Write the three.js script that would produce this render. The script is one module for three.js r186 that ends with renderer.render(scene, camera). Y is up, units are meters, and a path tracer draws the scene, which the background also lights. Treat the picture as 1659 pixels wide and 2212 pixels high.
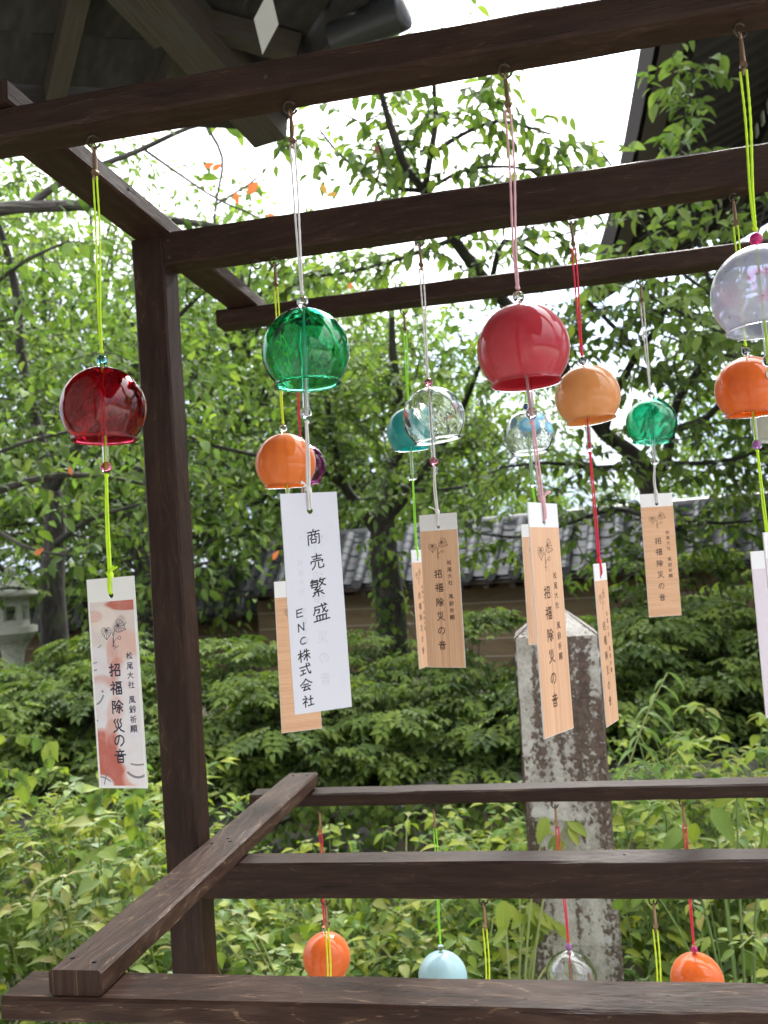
import * as THREE from 'three';
import { mergeGeometries, toCreasedNormals } from 'three/addons/utils/BufferGeometryUtils.js';
import { ImprovedNoise } from 'three/addons/math/ImprovedNoise.js';

// ---------------------------------------------------------------- camera, sky, sun, exposure
const V = (x, y, z) => new THREE.Vector3(x, y, z), D2R = Math.PI / 180;
const scene = new THREE.Scene();
const camera = new THREE.PerspectiveCamera(59.564, 0.75, 0.05, 600);
camera.rotation.set(3.3532 * D2R, 10.8042 * D2R, -4.0752 * D2R, 'YXZ');
camera.position.set(0, 1.5, 0);
camera.focus = 0.98; camera.userData.fStop = 10;
camera.updateMatrixWorld(true);
const renderer = new THREE.WebGLRenderer({ antialias: true });
renderer.toneMapping = THREE.LinearToneMapping;
renderer.toneMappingExposure = 3.95;
renderer.shadowMap.enabled = true;

function rngOf(seed) { let s = seed | 0; return () => { s = (s + 0x6d2b79f5) | 0; let t = Math.imul(s ^ (s >>> 15), 1 | s); t = (t + Math.imul(t ^ (t >>> 7), 61 | t)) ^ t; return ((t ^ (t >>> 14)) >>> 0) / 4294967296; }; }
const N3 = new ImprovedNoise();
const fbm = (x, y, z, o = 4) => { let s = 0, a = 0.5; for (let i = 0; i < o; i++) { s += a * N3.noise(x, y, z); x *= 2.03; y *= 2.03; z *= 2.03; a *= 0.5; } return s; };
const clamp = (x, a = 0, b = 1) => Math.min(b, Math.max(a, x)), lerp = (a, b, t) => a + (b - a) * t;
const sstep = (x, a, b) => { const t = clamp((x - a) / (b - a)); return t * t * (3 - 2 * t); };

{ // overcast sky: bright white cloud sheet, thinner and bluer towards the horizon, the sun a soft brightening behind it
  const W = 512, H = 256, data = new Float32Array(W * H * 4);
  const sun = V(0.12, 0.68, -0.72).normalize();
  for (let j = 0; j < H; j++) for (let i = 0; i < W; i++) {
    const up = ((j + 0.5) / H - 0.5) * Math.PI, ro = ((i + 0.5) / W - 0.5) * 2 * Math.PI;
    const d = V(Math.cos(ro) * Math.cos(up), Math.sin(up), Math.sin(ro) * Math.cos(up));
    const y = Math.max(d.y, 0), c = fbm(d.x * 2.2 / (y + 0.35), d.z * 2.2 / (y + 0.35), 3.1, 4) * 1.1;
    const cover = clamp(0.22 + 1.5 * y + c * 1.5), g = Math.pow(Math.max(0, d.dot(sun)), 6) * 0.9;
    const b = 0.13 + 1.36 * y + g;
    const o = (j * W + i) * 4;
    data[o] = lerp(0.60, 1.0, cover) * b; data[o + 1] = lerp(0.74, 1.015, cover) * b; data[o + 2] = lerp(1.0, 1.04, cover) * b; data[o + 3] = 1;
  }
  const sky = new THREE.DataTexture(data, W, H, THREE.RGBAFormat, THREE.FloatType);
  sky.mapping = THREE.EquirectangularReflectionMapping; sky.magFilter = THREE.LinearFilter; sky.minFilter = THREE.LinearFilter; sky.needsUpdate = true;
  scene.background = sky; scene.environment = sky;
  const sunL = new THREE.DirectionalLight(new THREE.Color(1, 0.96, 0.9), 1.5);
  sunL.name = 'sun'; sunL.position.copy(sun).multiplyScalar(40); sunL.castShadow = true; sunL.shadow.radius = 26; sunL.shadow.mapSize.set(2048, 2048);
  Object.assign(sunL.shadow.camera, { left: -14, right: 14, top: 14, bottom: -14, near: 1, far: 90 });
  scene.add(sunL, sunL.target);
}

// ---------------------------------------------------------------- helpers
// at(): the point that stands Z metres ahead of the lens, on the line of sight through a place in the picture (1659 x 2212 grid)
const F = 1932.6;
const at = (px, py, Z) => V((px - 829.5) / F * Z, -(py - 1106) / F * Z, -Z).applyMatrix4(camera.matrixWorld);
const RIGHT = V(Math.cos(10.8 * D2R), 0, -Math.sin(10.8 * D2R)), AHEAD = V(-Math.sin(10.8 * D2R), 0, -Math.cos(10.8 * D2R));
const plan = (X, Z, y = 0) => RIGHT.clone().multiplyScalar(X).addScaledVector(AHEAD, Z).setY(y);   // X to the right, Z ahead
const taken = {};
const numbered = (n) => { const k = taken[n] = (taken[n] ?? -1) + 1; return k ? n + '_' + String(k).padStart(3, '0') : n; };
function tag(o, label, category, group, kind) { if (label) o.userData.label = label; if (category) o.userData.category = category; if (group) o.userData.group = group; if (kind) o.userData.kind = kind; return o; }
function thing(name, pos, label, category, group) { const g = new THREE.Group(); g.name = numbered(name); g.position.copy(pos); scene.add(g); return tag(g, label, category, group); }
function part(parent, name, geo, mat, kind) { const m = new THREE.Mesh(geo, mat); m.name = name; m.castShadow = m.receiveShadow = true; if (kind) m.userData.kind = kind; parent.add(m); return m; }
function structure(name, geo, mat) { const m = part(scene, name, geo, mat); m.userData.kind = 'structure'; return m; }
const std = (r, g, b, rough = 0.8, extra = {}) => { const m = new THREE.MeshStandardMaterial({ roughness: rough, ...extra }); m.color.setRGB(r, g, b); return m; };
const phys = (r, g, b, rough = 0.8, extra = {}) => { const m = new THREE.MeshPhysicalMaterial({ roughness: rough, ...extra }); m.color.setRGB(r, g, b); return m; };
const srgb = (x) => Math.round(255 * clamp(x <= 0.0031308 ? 12.92 * x : 1.055 * Math.pow(x, 1 / 2.4) - 0.055));
function texture(W, H, fn, color = true) {   // fn(u, v) -> [r, g, b] linear, or a height
  const d = new Uint8Array(W * H * 4);
  for (let j = 0; j < H; j++) for (let i = 0; i < W; i++) {
    const c = fn((i + 0.5) / W, (j + 0.5) / H), o = (j * W + i) * 4;
    if (color) { d[o] = srgb(c[0]); d[o + 1] = srgb(c[1]); d[o + 2] = srgb(c[2]); } else d[o] = d[o + 1] = d[o + 2] = Math.round(255 * clamp(c));
    d[o + 3] = 255;
  }
  const t = new THREE.DataTexture(d, W, H); t.wrapS = t.wrapT = THREE.RepeatWrapping; t.magFilter = THREE.LinearFilter; t.minFilter = THREE.LinearMipmapLinearFilter; t.generateMipmaps = true; t.needsUpdate = true;
  if (color) t.colorSpace = THREE.SRGBColorSpace; return t;
}
const mix3 = (a, b, t) => [lerp(a[0], b[0], t), lerp(a[1], b[1], t), lerp(a[2], b[2], t)];
// a noise that repeats every P units in both directions
const ring = (u, v, P, Q, k, o = 4) => { const a = u * 2 * Math.PI, b = v * 2 * Math.PI; return fbm(Math.cos(a) * P + k, Math.sin(a) * P + Math.cos(b) * Q, Math.sin(b) * Q + k * 1.7, o); };
function xyz(geo, pos) { geo.translate(pos.x, pos.y, pos.z); return geo; }
const box = (w, h, d, x = 0, y = 0, z = 0) => new THREE.BoxGeometry(w, h, d).translate(x, y, z);

function taper(pts, r0, r1, radial = 6, seg = 0) {   // a tapering tube through points
  const curve = new THREE.CatmullRomCurve3(pts, false, 'centripetal'), n = seg || Math.max(2, (pts.length - 1) * 3);
  const pos = [], uv = [], idx = [], fr = curve.computeFrenetFrames(n, false), len = curve.getLength();
  for (let i = 0; i <= n; i++) {
    const t = i / n, p = curve.getPoint(t), r = typeof r0 === 'function' ? r0(t) : lerp(r0, r1, t);
    for (let k = 0; k <= radial; k++) {
      const a = k / radial * Math.PI * 2, c = Math.cos(a) * r, s = Math.sin(a) * r, nn = fr.normals[i], bb = fr.binormals[i];
      pos.push(p.x + c * nn.x + s * bb.x, p.y + c * nn.y + s * bb.y, p.z + c * nn.z + s * bb.z); uv.push(k / radial, t * len);
    }
  }
  for (let i = 0; i < n; i++) for (let k = 0; k < radial; k++) { const a = i * (radial + 1) + k, b = a + radial + 1; idx.push(a, a + 1, b, b, a + 1, b + 1); }
  const g = new THREE.BufferGeometry(); g.setAttribute('position', new THREE.Float32BufferAttribute(pos, 3)); g.setAttribute('uv', new THREE.Float32BufferAttribute(uv, 2)); g.setIndex(idx); g.computeVertexNormals(); return g;
}

// squared timber along x, its arrises chamfered and slightly worn; uv in metres (length, girth)
function timber(len, h, d, seed = 1, ch = 0.0028) {
  const rnd = rngOf(seed * 7919), y = h / 2, z = d / 2;
  const cs = [[-y + ch, -z], [y - ch, -z], [y, -z + ch], [y, z - ch], [y - ch, z], [-y + ch, z], [-y, z - ch], [-y, -z + ch]];
  const n = Math.max(2, Math.round(len / 0.05)), pos = [], uv = [], idx = [], o1 = rnd() * 5, o2 = rnd() * 5;
  const per = [0]; for (let k = 0; k < 8; k++) { const a = cs[k], b = cs[(k + 1) % 8]; per.push(per[k] + Math.hypot(a[0] - b[0], a[1] - b[1])); }
  for (let k = 0; k < 8; k++) {
    const base = pos.length / 3;
    for (let i = 0; i <= n; i++) for (const e of [0, 1]) {
      const q = (k + e) % 8, c = cs[q], x = -len / 2 + len * i / n, w = N3.noise(x * 14 + seed * 3.3, q * 5.1, seed) * 0.0011;
      pos.push(x, c[0] + w * Math.sign(c[0]), c[1] + w * Math.sign(c[1])); uv.push(x + o1, per[k + e] + o2);
    }
    for (let i = 0; i < n; i++) { const a = base + i * 2; idx.push(a, a + 1, a + 2, a + 2, a + 1, a + 3); }
  }
  for (const s of [-1, 1]) {
    const base = pos.length / 3, i = s < 0 ? 0 : n, x = s * len / 2; pos.push(x, 0, 0); uv.push(0.3, 0.1);
    for (let q = 0; q < 8; q++) { const c = cs[q], w = N3.noise((-len / 2 + len * i / n) * 14 + seed * 3.3, q * 5.1, seed) * 0.0011; pos.push(x, c[0] + w * Math.sign(c[0]), c[1] + w * Math.sign(c[1])); uv.push(0.3 + c[0] * 0.2, 0.1 + c[1] * 2); }
    for (let q = 0; q < 8; q++) { const a = base + 1 + q, b = base + 1 + (q + 1) % 8; s > 0 ? idx.push(base, b, a) : idx.push(base, a, b); }
  }
  const g = new THREE.BufferGeometry(); g.setAttribute('position', new THREE.Float32BufferAttribute(pos, 3)); g.setAttribute('uv', new THREE.Float32BufferAttribute(uv, 2)); g.setIndex(idx);
  return toCreasedNormals(g, 0.6);
}
let timberSeed = 1;
function beam(parent, name, mat, [x0, x1], [y0, y1], [z0, z1]) {
  const dx = x1 - x0, dy = y1 - y0, dz = Math.abs(z1 - z0); let g; const s = timberSeed++;
  if (dx >= dy && dx >= dz) g = timber(dx, dy, dz, s);
  else if (dz >= dy) g = timber(dz, dy, dx, s).rotateY(Math.PI / 2);
  else g = timber(dy, dx, dz, s).rotateZ(Math.PI / 2);
  const m = part(parent, name, g, mat); m.position.set((x0 + x1) / 2, (y0 + y1) / 2, (z0 + z1) / 2).sub(parent.position); return m;
}

// ---------------------------------------------------------------- shared materials
const M = {};
{ // stained cedar: dark brown stain, worn pale on the raised grain
  const make = (worn, seed) => {
    const knots = [[0.22, 0.31], [0.71, 0.78], [0.48, 0.07]];
    const grain = (u, v) => {
      const w = ring(u, v, 0.5, 0.6, seed, 3), t = ring(u, v, 0.9, 0.35, seed + 4, 3); let s = v * 9 + w * 3.0 + t * 2.2, kn = 0;
      for (const [a, b] of knots) { const dx = (u - a) * 0.62, dy = (v - b) * 0.18, d = Math.hypot(dx * 0.6, dy); s += 1.6 * Math.exp(-d * d / 0.00018) * Math.sign(dy); kn = Math.max(kn, Math.exp(-(dx * dx * 0.5 + dy * dy) / 0.000022)); }
      return { ring: 0.5 + 0.5 * Math.sin(s * 2 * Math.PI), fine: ring(u, v, 3.2, 70, seed + 9, 3), patch: ring(u, v, 1.4, 2.2, seed + 2, 5), fleck: ring(u, v, 9, 30, seed + 14, 3), kn: kn * worn, check: sstep(0.010 - Math.abs(ring(u, v, 0.55, 9, seed + 21, 3)), 0, 0.006) * sstep(ring(u, v, 1.1, 3.5, seed + 25, 3), 0.06, 0.16) };
    };
    const map = texture(1024, 512, (u, v) => {
      const g = grain(u, v); let c = mix3([0.0200, 0.0088, 0.0057], [0.043, 0.0200, 0.0128], clamp(0.45 + g.fine * 1.1 + (g.ring - 0.5) * 0.28));
      c = mix3(c, [0.060, 0.0345, 0.0225], sstep(g.patch, -0.05, 0.4) * (0.2 + 0.6 * worn)); c = mix3(c, [0.013, 0.0068, 0.0048], sstep(-g.patch, 0.05, 0.4) * 0.5);
      const k = 1 + 0.7 * worn, line = sstep(g.ring, 0.965, 1.0) * sstep(g.patch * 0.8 + g.fleck * 1.5, 0.20 - worn * 0.2, 0.42 - worn * 0.12); c = [c[0] * k, c[1] * k * 1.05, c[2] * k * 1.08];
      c = mix3(c, [0.30, 0.195, 0.125], line * (0.12 + 0.68 * worn)); return mix3(c, [0.010, 0.005, 0.0035], Math.max(g.kn * 0.85, g.check * 0.9));
    });
    const bump = texture(1024, 512, (u, v) => { const g = grain(u, v); return 0.55 + g.fine * 0.45 + (g.ring - 0.5) * 0.15 - g.kn * 0.3 - g.check * 0.5; }, false);
    for (const t of [map, bump]) { t.repeat.set(1.6, 5.5); }
    return phys(1, 1, 1, 0.5, { map, bumpMap: bump, bumpScale: 0.0012, specularIntensity: 0.38 });
  };
  M.stain = make(0.12, 3.7); M.stainWorn = make(0.8, 11.2);
  M.endGrain = texture(64, 64, () => [0.02, 0.014, 0.01]);
}
M.brass = std(0.30, 0.19, 0.12, 0.32, { metalness: 0.9 });
M.iron = std(0.10, 0.075, 0.06, 0.5, { metalness: 0.8 });
M.clear = phys(0.985, 0.99, 0.985, 0.02, { transmission: 1, thickness: 0, ior: 1.5 });
M.solidClear = phys(0.99, 0.995, 0.99, 0.01, { transmission: 1, thickness: 0.001, ior: 1.47 });
M.paper = std(0.78, 0.78, 0.80, 0.55);
{
  const bark = (seed, a, b, moss) => { const map = texture(256, 512, (u, v) => { const n = ring(u, v, 2.6, 1.4, seed, 5), m = ring(u, v, 1.1, 1.0, seed + 6, 4); return mix3(mix3(a, b, clamp(0.5 + n * 1.8)), [0.045, 0.06, 0.025], moss * sstep(m, 0.02, 0.3)); }); const bump = texture(256, 512, (u, v) => 0.5 + ring(u, v, 3.2, 1.6, seed + 1, 5) * 1.1, false); return std(1, 1, 1, 0.9, { map, bumpMap: bump, bumpScale: 0.012 }); };
  M.bark = bark(5, [0.014, 0.011, 0.010], [0.045, 0.037, 0.032], 0.6); M.barkPale = bark(8, [0.035, 0.030, 0.027], [0.11, 0.096, 0.086], 0.3);
}
const leafMat = (tr, coat) => phys(1, 1, 1, 0.97, { transmission: tr, thickness: 0, side: THREE.DoubleSide, clearcoat: coat, clearcoatRoughness: 0.45, specularIntensity: 0.5 });
const veins = texture(64, 128, (u, v) => { const x = Math.abs(u - 0.5) * 2, mid = sstep(0.08 - x, 0, 0.06), side = sstep(Math.abs(((v * 7 - x * 1.6) % 1 + 1) % 1 - 0.5), 0.40, 0.5) * (1 - x * 0.5), k = 0.80 + 0.2 * Math.max(mid, side * 0.7) + 0.06 * ring(u, v, 1.5, 2, 7, 3); return [k, k, k * 0.98]; });
M.leaf = leafMat(0.57, 0.08); M.leafSoft = leafMat(0.6, 0.03); M.leaf.map = veins;

// ---------------------------------------------------------------- the timber frame
const EYES = [];   // where screw eyes hang under the beams: [x, y of the timber's underside, z]
{
  const base = V(-0.525, 0, -1.163);
  const f = thing('timber_frame', base, 'dark brown stained timber frame with two tiers of beams carrying glass wind chimes', 'frame');
  beam(f, 'post', M.stain, [-0.549, -0.502], [0, 1.9755], [-1.187, -1.140]);
  beam(f, 'post', M.stain, [1.402, 1.449], [0, 1.9755], [-1.187, -1.140]);
  // upper tier
  beam(f, 'beam', M.stain, [-0.552, 1.52], [1.946, 1.9755], [-0.820, -0.775]);
  beam(f, 'beam', M.stain, [-0.5015, 1.4015], [1.934, 1.981], [-1.1855, -1.141]);
  beam(f, 'beam', M.stain, [-0.566, 1.52], [1.946, 1.9755], [-1.543, -1.498]);
  beam(f, 'cross_plank', M.stain, [-0.5455, -0.490], [1.976, 2.000], [-1.556, -0.768]);
  beam(f, 'cross_plank', M.stain, [1.398, 1.453], [1.976, 2.000], [-1.556, -0.768]);
  // lower tier
  beam(f, 'rail', M.stainWorn, [-0.547, 1.52], [1.099, 1.1205], [-0.832, -0.776]);
  beam(f, 'rail', M.stain, [-0.5015, 1.4015], [1.0745, 1.1205], [-1.1855, -1.141]);
  beam(f, 'rail', M.stain, [-0.560, 1.52], [1.0955, 1.1175], [-1.545, -1.500]);
  beam(f, 'cross_plank', M.stainWorn, [-0.4995, -0.4455], [1.121, 1.1445], [-1.540, -0.781]);
  beam(f, 'cross_plank', M.stainWorn, [1.345, 1.399], [1.121, 1.1445], [-1.540, -0.781]);
  // nail heads and screw holes
  const nail = new THREE.CylinderGeometry(0.0022, 0.0022, 0.0012, 10), dark = std(0.012, 0.009, 0.008, 0.6);
  for (const [x, z] of [[-0.489, -0.806], [-0.462, -0.798], [-0.486, -1.150], [-0.463, -1.158], [-0.47, -1.17], [-0.484, -1.52], [-0.46, -1.522]]) part(f, 'nail', nail, dark).position.set(x, 1.1449, z).sub(base);
  for (const [x, y, z, r] of [[-0.512, 1.962, -0.7748, 1], [-0.534, 1.956, -0.7748, 1], [-0.23, 1.958, -0.7748, 1], [-0.494, 1.968, -1.1408, 1], [-0.494, 1.944, -1.1408, 1]]) { const n = part(f, 'nail', nail, M.iron); n.rotation.x = Math.PI / 2; n.position.set(x, y, z).sub(base); }
  for (const [x, z] of [[-0.27, -1.52], [-0.1, -1.16], [0.05, -1.165]]) part(f, 'nail', nail, dark).position.set(x, z < -1.4 ? 1.1176 : 1.1206, z).sub(base);
  for (const [x, y, z] of [[-0.486, 1.990, -0.87], [-0.4898, 1.988, -0.885], [-0.4898, 1.991, -1.02]]) { const n = part(f, 'nail', nail, dark); n.rotation.z = Math.PI / 2; n.position.set(-0.4898, y, z).sub(base); }
  // screw eyes under the beams
  const eye = mergeGeometries([new THREE.TorusGeometry(0.0062, 0.0011, 8, 20, 5.4).rotateZ(-0.9 + Math.PI / 2).translate(0, -0.0085, 0), new THREE.CylinderGeometry(0.0011, 0.0011, 0.006, 8).translate(0, -0.001, 0)].map((g) => g.toNonIndexed()));
  EYES.put = (x, y, z, turn) => { const e = part(f, 'screw_eye', eye, M.iron); e.position.set(x, y, z).sub(base); e.rotation.y = turn; };
  EYES.put(-0.376, 1.934, -1.163, 0.7);
}

// ---------------------------------------------------------------- lettering, drawn stroke by stroke in a 100 x 100 square
const GLYPHS = {
  '大': '12,38 88,38;50,10 49,40 38,65 12,90;51,42 65,68 90,90',
  '社': '28,8 36,18;12,30 46,30 34,45 12,62;30,46 30,94;34,52 46,62;58,42 92,42;75,16 75,88;52,88 96,88',
  '松': '8,34 46,34;28,8 28,94;27,38 20,56 8,70;30,42 44,58;62,14 58,32 48,48;74,12 82,32 96,46;68,46 60,68 52,84 86,80;78,64 92,90',
  '尾': '20,12 84,12 84,32 20,32;20,12 20,50 8,92;76,38 60,44 34,47;34,60 80,55;30,74 86,68;54,46 55,82 60,90 88,90 92,78',
  '風': '22,10 20,50 8,92;22,10 78,10 79,60 86,84 96,90 96,78;64,20 50,25 32,27;34,38 66,38 66,58 34,58 34,38;50,27 50,78;28,80 70,74;62,66 74,84',
  '鈴': '28,6 18,24 4,38;28,6 38,20 50,30;16,40 42,40;10,56 46,56;28,40 28,88;16,66 22,78;42,64 36,78;6,90 50,86;74,6 64,24 52,38;74,6 84,22 98,36;66,42 84,42;58,56 90,56 88,80;74,56 74,96',
  '祈': '26,8 34,17;10,28 44,28 32,44 8,62;28,46 28,94;32,52 44,62;88,12 74,18 58,21;58,21 57,55 46,92;58,46 96,46;78,46 78,95',
  '願': '6,12 52,12;10,12 9,50 2,92;30,14 26,24;18,26 46,26 46,52 18,52 18,26;18,39 46,39;32,52 32,88 26,86;20,62 14,78;42,62 50,76;54,10 98,10;76,11 70,22;60,24 92,24 92,72 60,72 60,24;60,40 92,40;60,56 92,56;68,76 54,94;84,76 98,92',
  '招': '6,30 40,28;24,8 25,84 24,92 14,86;6,66 42,52;50,14 88,14 87,36 80,44 76,42;66,15 62,32 48,50;54,56 90,56 90,90 54,90 54,56',
  '福': '24,8 32,17;8,28 42,28 30,44 6,62;26,46 26,94;30,52 42,62;50,12 96,12;56,24 90,24 90,42 56,42 56,24;52,52 94,52 94,92 52,92 52,52;73,52 73,92;52,72 94,72',
  '除': '12,12 12,94;12,12 36,14 24,36 36,50 34,64 22,62;66,8 54,26 40,42;66,8 80,24 98,38;54,42 80,42;46,56 90,56;67,42 67,88 66,94 58,88;56,66 44,84;78,66 92,82',
  '災': '28,8 16,24 28,40;52,8 40,24 52,40;76,8 64,24 76,40;28,52 34,66;76,50 66,64;51,46 49,66 36,82 10,96;52,62 66,82 94,96',
  'の': '52,18 46,50 34,76 22,78 12,62 16,40 34,22 56,16 78,24 90,46 84,70 60,88',
  '音': '50,6 50,18;18,20 82,20;34,26 40,40;66,26 60,40;6,44 94,44;28,54 74,54 74,94 28,94 28,54;28,74 74,74',
  '商': '50,4 50,16;14,18 88,18;36,22 40,32;66,22 60,32;16,36 16,94;16,36 86,36 86,90 78,94;42,40 38,52 28,58;58,40 60,52 72,54;36,64 66,64 64,84 36,84 36,64',
  '売': '20,18 82,18;50,4 50,34;28,34 74,34;14,46 12,58;14,46 88,46 84,58;40,56 36,76 18,94;60,56 60,86 66,92 92,90 92,76',
  '繁': '20,4 10,18;16,12 50,12;18,20 14,46 46,46 48,20 18,20;8,32 54,32;66,4 58,22;62,14 94,12;84,14 74,34 56,48;64,22 78,38 94,46;46,50 30,60 52,64;62,56 40,72 24,76 74,72;50,74 50,98;32,82 18,94;66,80 82,92',
  '盛': '14,16 84,14;16,16 14,40 6,56;18,32 40,30 38,48 30,50;54,4 62,34 80,54 88,46;76,26 58,50;70,4 78,10;22,64 78,64 76,90;22,64 24,90;40,64 41,90;58,64 57,90;6,92 96,90',
  '株': '6,32 44,32;26,6 26,94;25,38 8,68;28,42 42,56;60,8 52,28;56,22 92,22;48,46 98,46;74,6 74,94;72,48 50,80;76,48 98,76',
  '式': '8,30 92,28;16,54 50,54;33,54 33,84;10,88 54,80;62,6 66,44 82,84 94,90 94,74;78,8 88,18',
  '会': '50,6 32,28 6,46;50,6 68,26 96,44;32,46 68,46;16,62 84,62;46,62 28,88 76,84;64,74 80,94',
  'E': '20,15 18,85 80,85;20,15 78,12;20,48 68,46', 'N': '20,90 20,12 76,86 78,10', 'C': '78,20 50,14 26,40 26,66 44,86 80,78',
};
function glyph(c, ch, x, y, s, w, slant = 0) {   // centred on x, y
  c.lineWidth = w; c.lineCap = 'round'; c.lineJoin = 'round';
  for (const st of GLYPHS[ch].split(';')) {
    const p = st.split(' ').map((q) => q.split(',').map(Number)).map(([a, b]) => [x + (a - 50) / 100 * s, y + (b - 50) / 100 * s - slant * (a - 50) / 100 * s]);
    c.beginPath(); c.moveTo(...p[0]);
    if (ch === 'の' || ch === 'C') { for (let i = 1; i < p.length - 1; i++) c.quadraticCurveTo(p[i][0], p[i][1], (p[i][0] + p[i + 1][0]) / 2, (p[i][1] + p[i + 1][1]) / 2); c.lineTo(...p[p.length - 1]); } else for (let i = 1; i < p.length; i++) c.lineTo(...p[i]);
    c.stroke();
  }
}
function crest(c, x, y, s, w) {   // two heart-shaped leaves on curling stalks
  c.lineWidth = w; c.lineCap = 'round'; c.lineJoin = 'round';
  const heart = (hx, hy, r, rot) => {
    c.save(); c.translate(hx, hy); c.rotate(rot); c.beginPath(); c.moveTo(0, -0.55 * r); c.bezierCurveTo(-0.3 * r, -1.05 * r, -1.05 * r, -0.75 * r, -0.9 * r, -0.05 * r); c.bezierCurveTo(-0.8 * r, 0.45 * r, -0.3 * r, 0.7 * r, 0, 1.15 * r); c.bezierCurveTo(0.3 * r, 0.7 * r, 0.8 * r, 0.45 * r, 0.9 * r, -0.05 * r); c.bezierCurveTo(1.05 * r, -0.75 * r, 0.3 * r, -1.05 * r, 0, -0.55 * r); c.stroke();
    for (const [a, b] of [[0, 1], [-0.45, 0.6], [0.45, 0.6], [-0.75, 0.2], [0.75, 0.2], [-0.72, -0.3], [0.72, -0.3], [-0.4, -0.62], [0.4, -0.62]]) { c.beginPath(); c.moveTo(0, -0.45 * r); c.lineTo(a * r, b * r); c.stroke(); }
    c.restore();
  };
  heart(x - 0.27 * s, y - 0.06 * s, 0.205 * s, 0); heart(x + 0.27 * s, y - 0.24 * s, 0.225 * s, -1.1);
  c.beginPath(); c.moveTo(x - 0.05 * s, y - 0.06 * s); c.quadraticCurveTo(x + 0.03 * s, y + 0.1 * s, x - 0.02 * s, y + 0.36 * s); c.moveTo(x + 0.1 * s, y - 0.16 * s); c.quadraticCurveTo(x - 0.04 * s, y - 0.02 * s, x - 0.03 * s, y + 0.36 * s); c.quadraticCurveTo(x + 0.04 * s, y + 0.14 * s, x + 0.17 * s, y + 0.14 * s); c.stroke();
  c.beginPath(); c.arc(x + 0.23 * s, y + 0.13 * s, 0.055 * s, 0, 7); c.stroke(); c.beginPath(); c.moveTo(x - 0.08 * s, y + 0.4 * s); c.quadraticCurveTo(x - 0.02 * s, y + 0.34 * s, x + 0.05 * s, y + 0.4 * s); c.moveTo(x - 0.02 * s, y + 0.36 * s); c.lineTo(x, y + 0.5 * s); c.stroke();
}
const TW = 512, TH = 1862, TPM = TH / 0.2;   // picture of a tag: 55 x 200 mm
function sheet(draw) { const cv = document.createElement('canvas'); cv.width = TW; cv.height = TH; const c = cv.getContext('2d'); draw(c); const t = new THREE.CanvasTexture(cv); t.colorSpace = THREE.SRGBColorSpace; t.anisotropy = 8; return t; }
function woodSheet(c, seed, across) {   // printed woodgrain below a white head
  const r = rngOf(seed); c.fillStyle = '#f0f0f0'; c.fillRect(0, 0, TW, TH); const y0 = 0.107 * TH;
  c.fillStyle = across ? '#e0b088' : '#e6b995'; c.fillRect(3, y0, TW - 6, TH - y0 - 5); c.save(); c.beginPath(); c.rect(3, y0, TW - 6, TH - y0 - 5); c.clip();
  for (let i = 0; i < 26; i++) { c.globalAlpha = 0.10; c.fillStyle = r() < 0.5 ? '#d09c76' : '#f0cba8'; if (across) c.fillRect(0, y0 + r() * TH, TW, 20 + r() * 110); else c.fillRect(r() * TW, y0, 10 + r() * 60, TH); }
  for (let i = 0; i < (across ? 520 : 230); i++) {
    c.globalAlpha = 0.10 + r() * 0.28; c.strokeStyle = r() < 0.7 ? '#a9734f' : '#f4d4b4'; c.lineWidth = 1 + r() * 2.4; c.beginPath();
    if (across) { const y = y0 + r() * (TH - y0), x = r() < 0.5 ? -10 : r() * TW, l = 90 + r() * 420, k = (r() - 0.5) * 16; c.moveTo(x, y); c.bezierCurveTo(x + l * 0.3, y + k, x + l * 0.7, y - k, x + l, y + k * 0.4); } else { const x = r() * TW, y = y0 + r() * TH * 0.6, l = 300 + r() * 1500, k = (r() - 0.5) * 10; c.moveTo(x, y); c.bezierCurveTo(x + k, y + l * 0.3, x - k, y + l * 0.7, x + k * 0.5, y + l); }
    c.stroke();
  }
  for (let i = 0; i < 9; i++) { c.globalAlpha = 0.5; c.strokeStyle = '#f3dcc4'; c.lineWidth = 3; const x = r() * TW, y = y0 + r() * (TH - y0); c.beginPath(); c.moveTo(x, y); c.lineTo(x + 30 + r() * 50, y + (r() - 0.5) * 14); c.stroke(); }   // creases of the film
  c.restore(); c.globalAlpha = 1;
}
function printed(c, ink, um, us, vm, vs, sm, ss, cu, cvv) {
  c.strokeStyle = ink; [...'招福除災の音'].forEach((ch, i) => glyph(c, ch, um * TW, vm[i] * TH, sm, sm * 0.105, 0.04)); [...'松尾大社風鈴祈願'].forEach((ch, i) => glyph(c, ch, us * TW, vs[i] * TH, ss, ss * 0.10, 0.04)); crest(c, cu * TW, cvv * TH, 270, 4.6);
}
const VM = [0.39, 0.48, 0.575, 0.665, 0.76, 0.853], VS = [0.32, 0.365, 0.407, 0.45, 0.54, 0.585, 0.63, 0.675];
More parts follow.
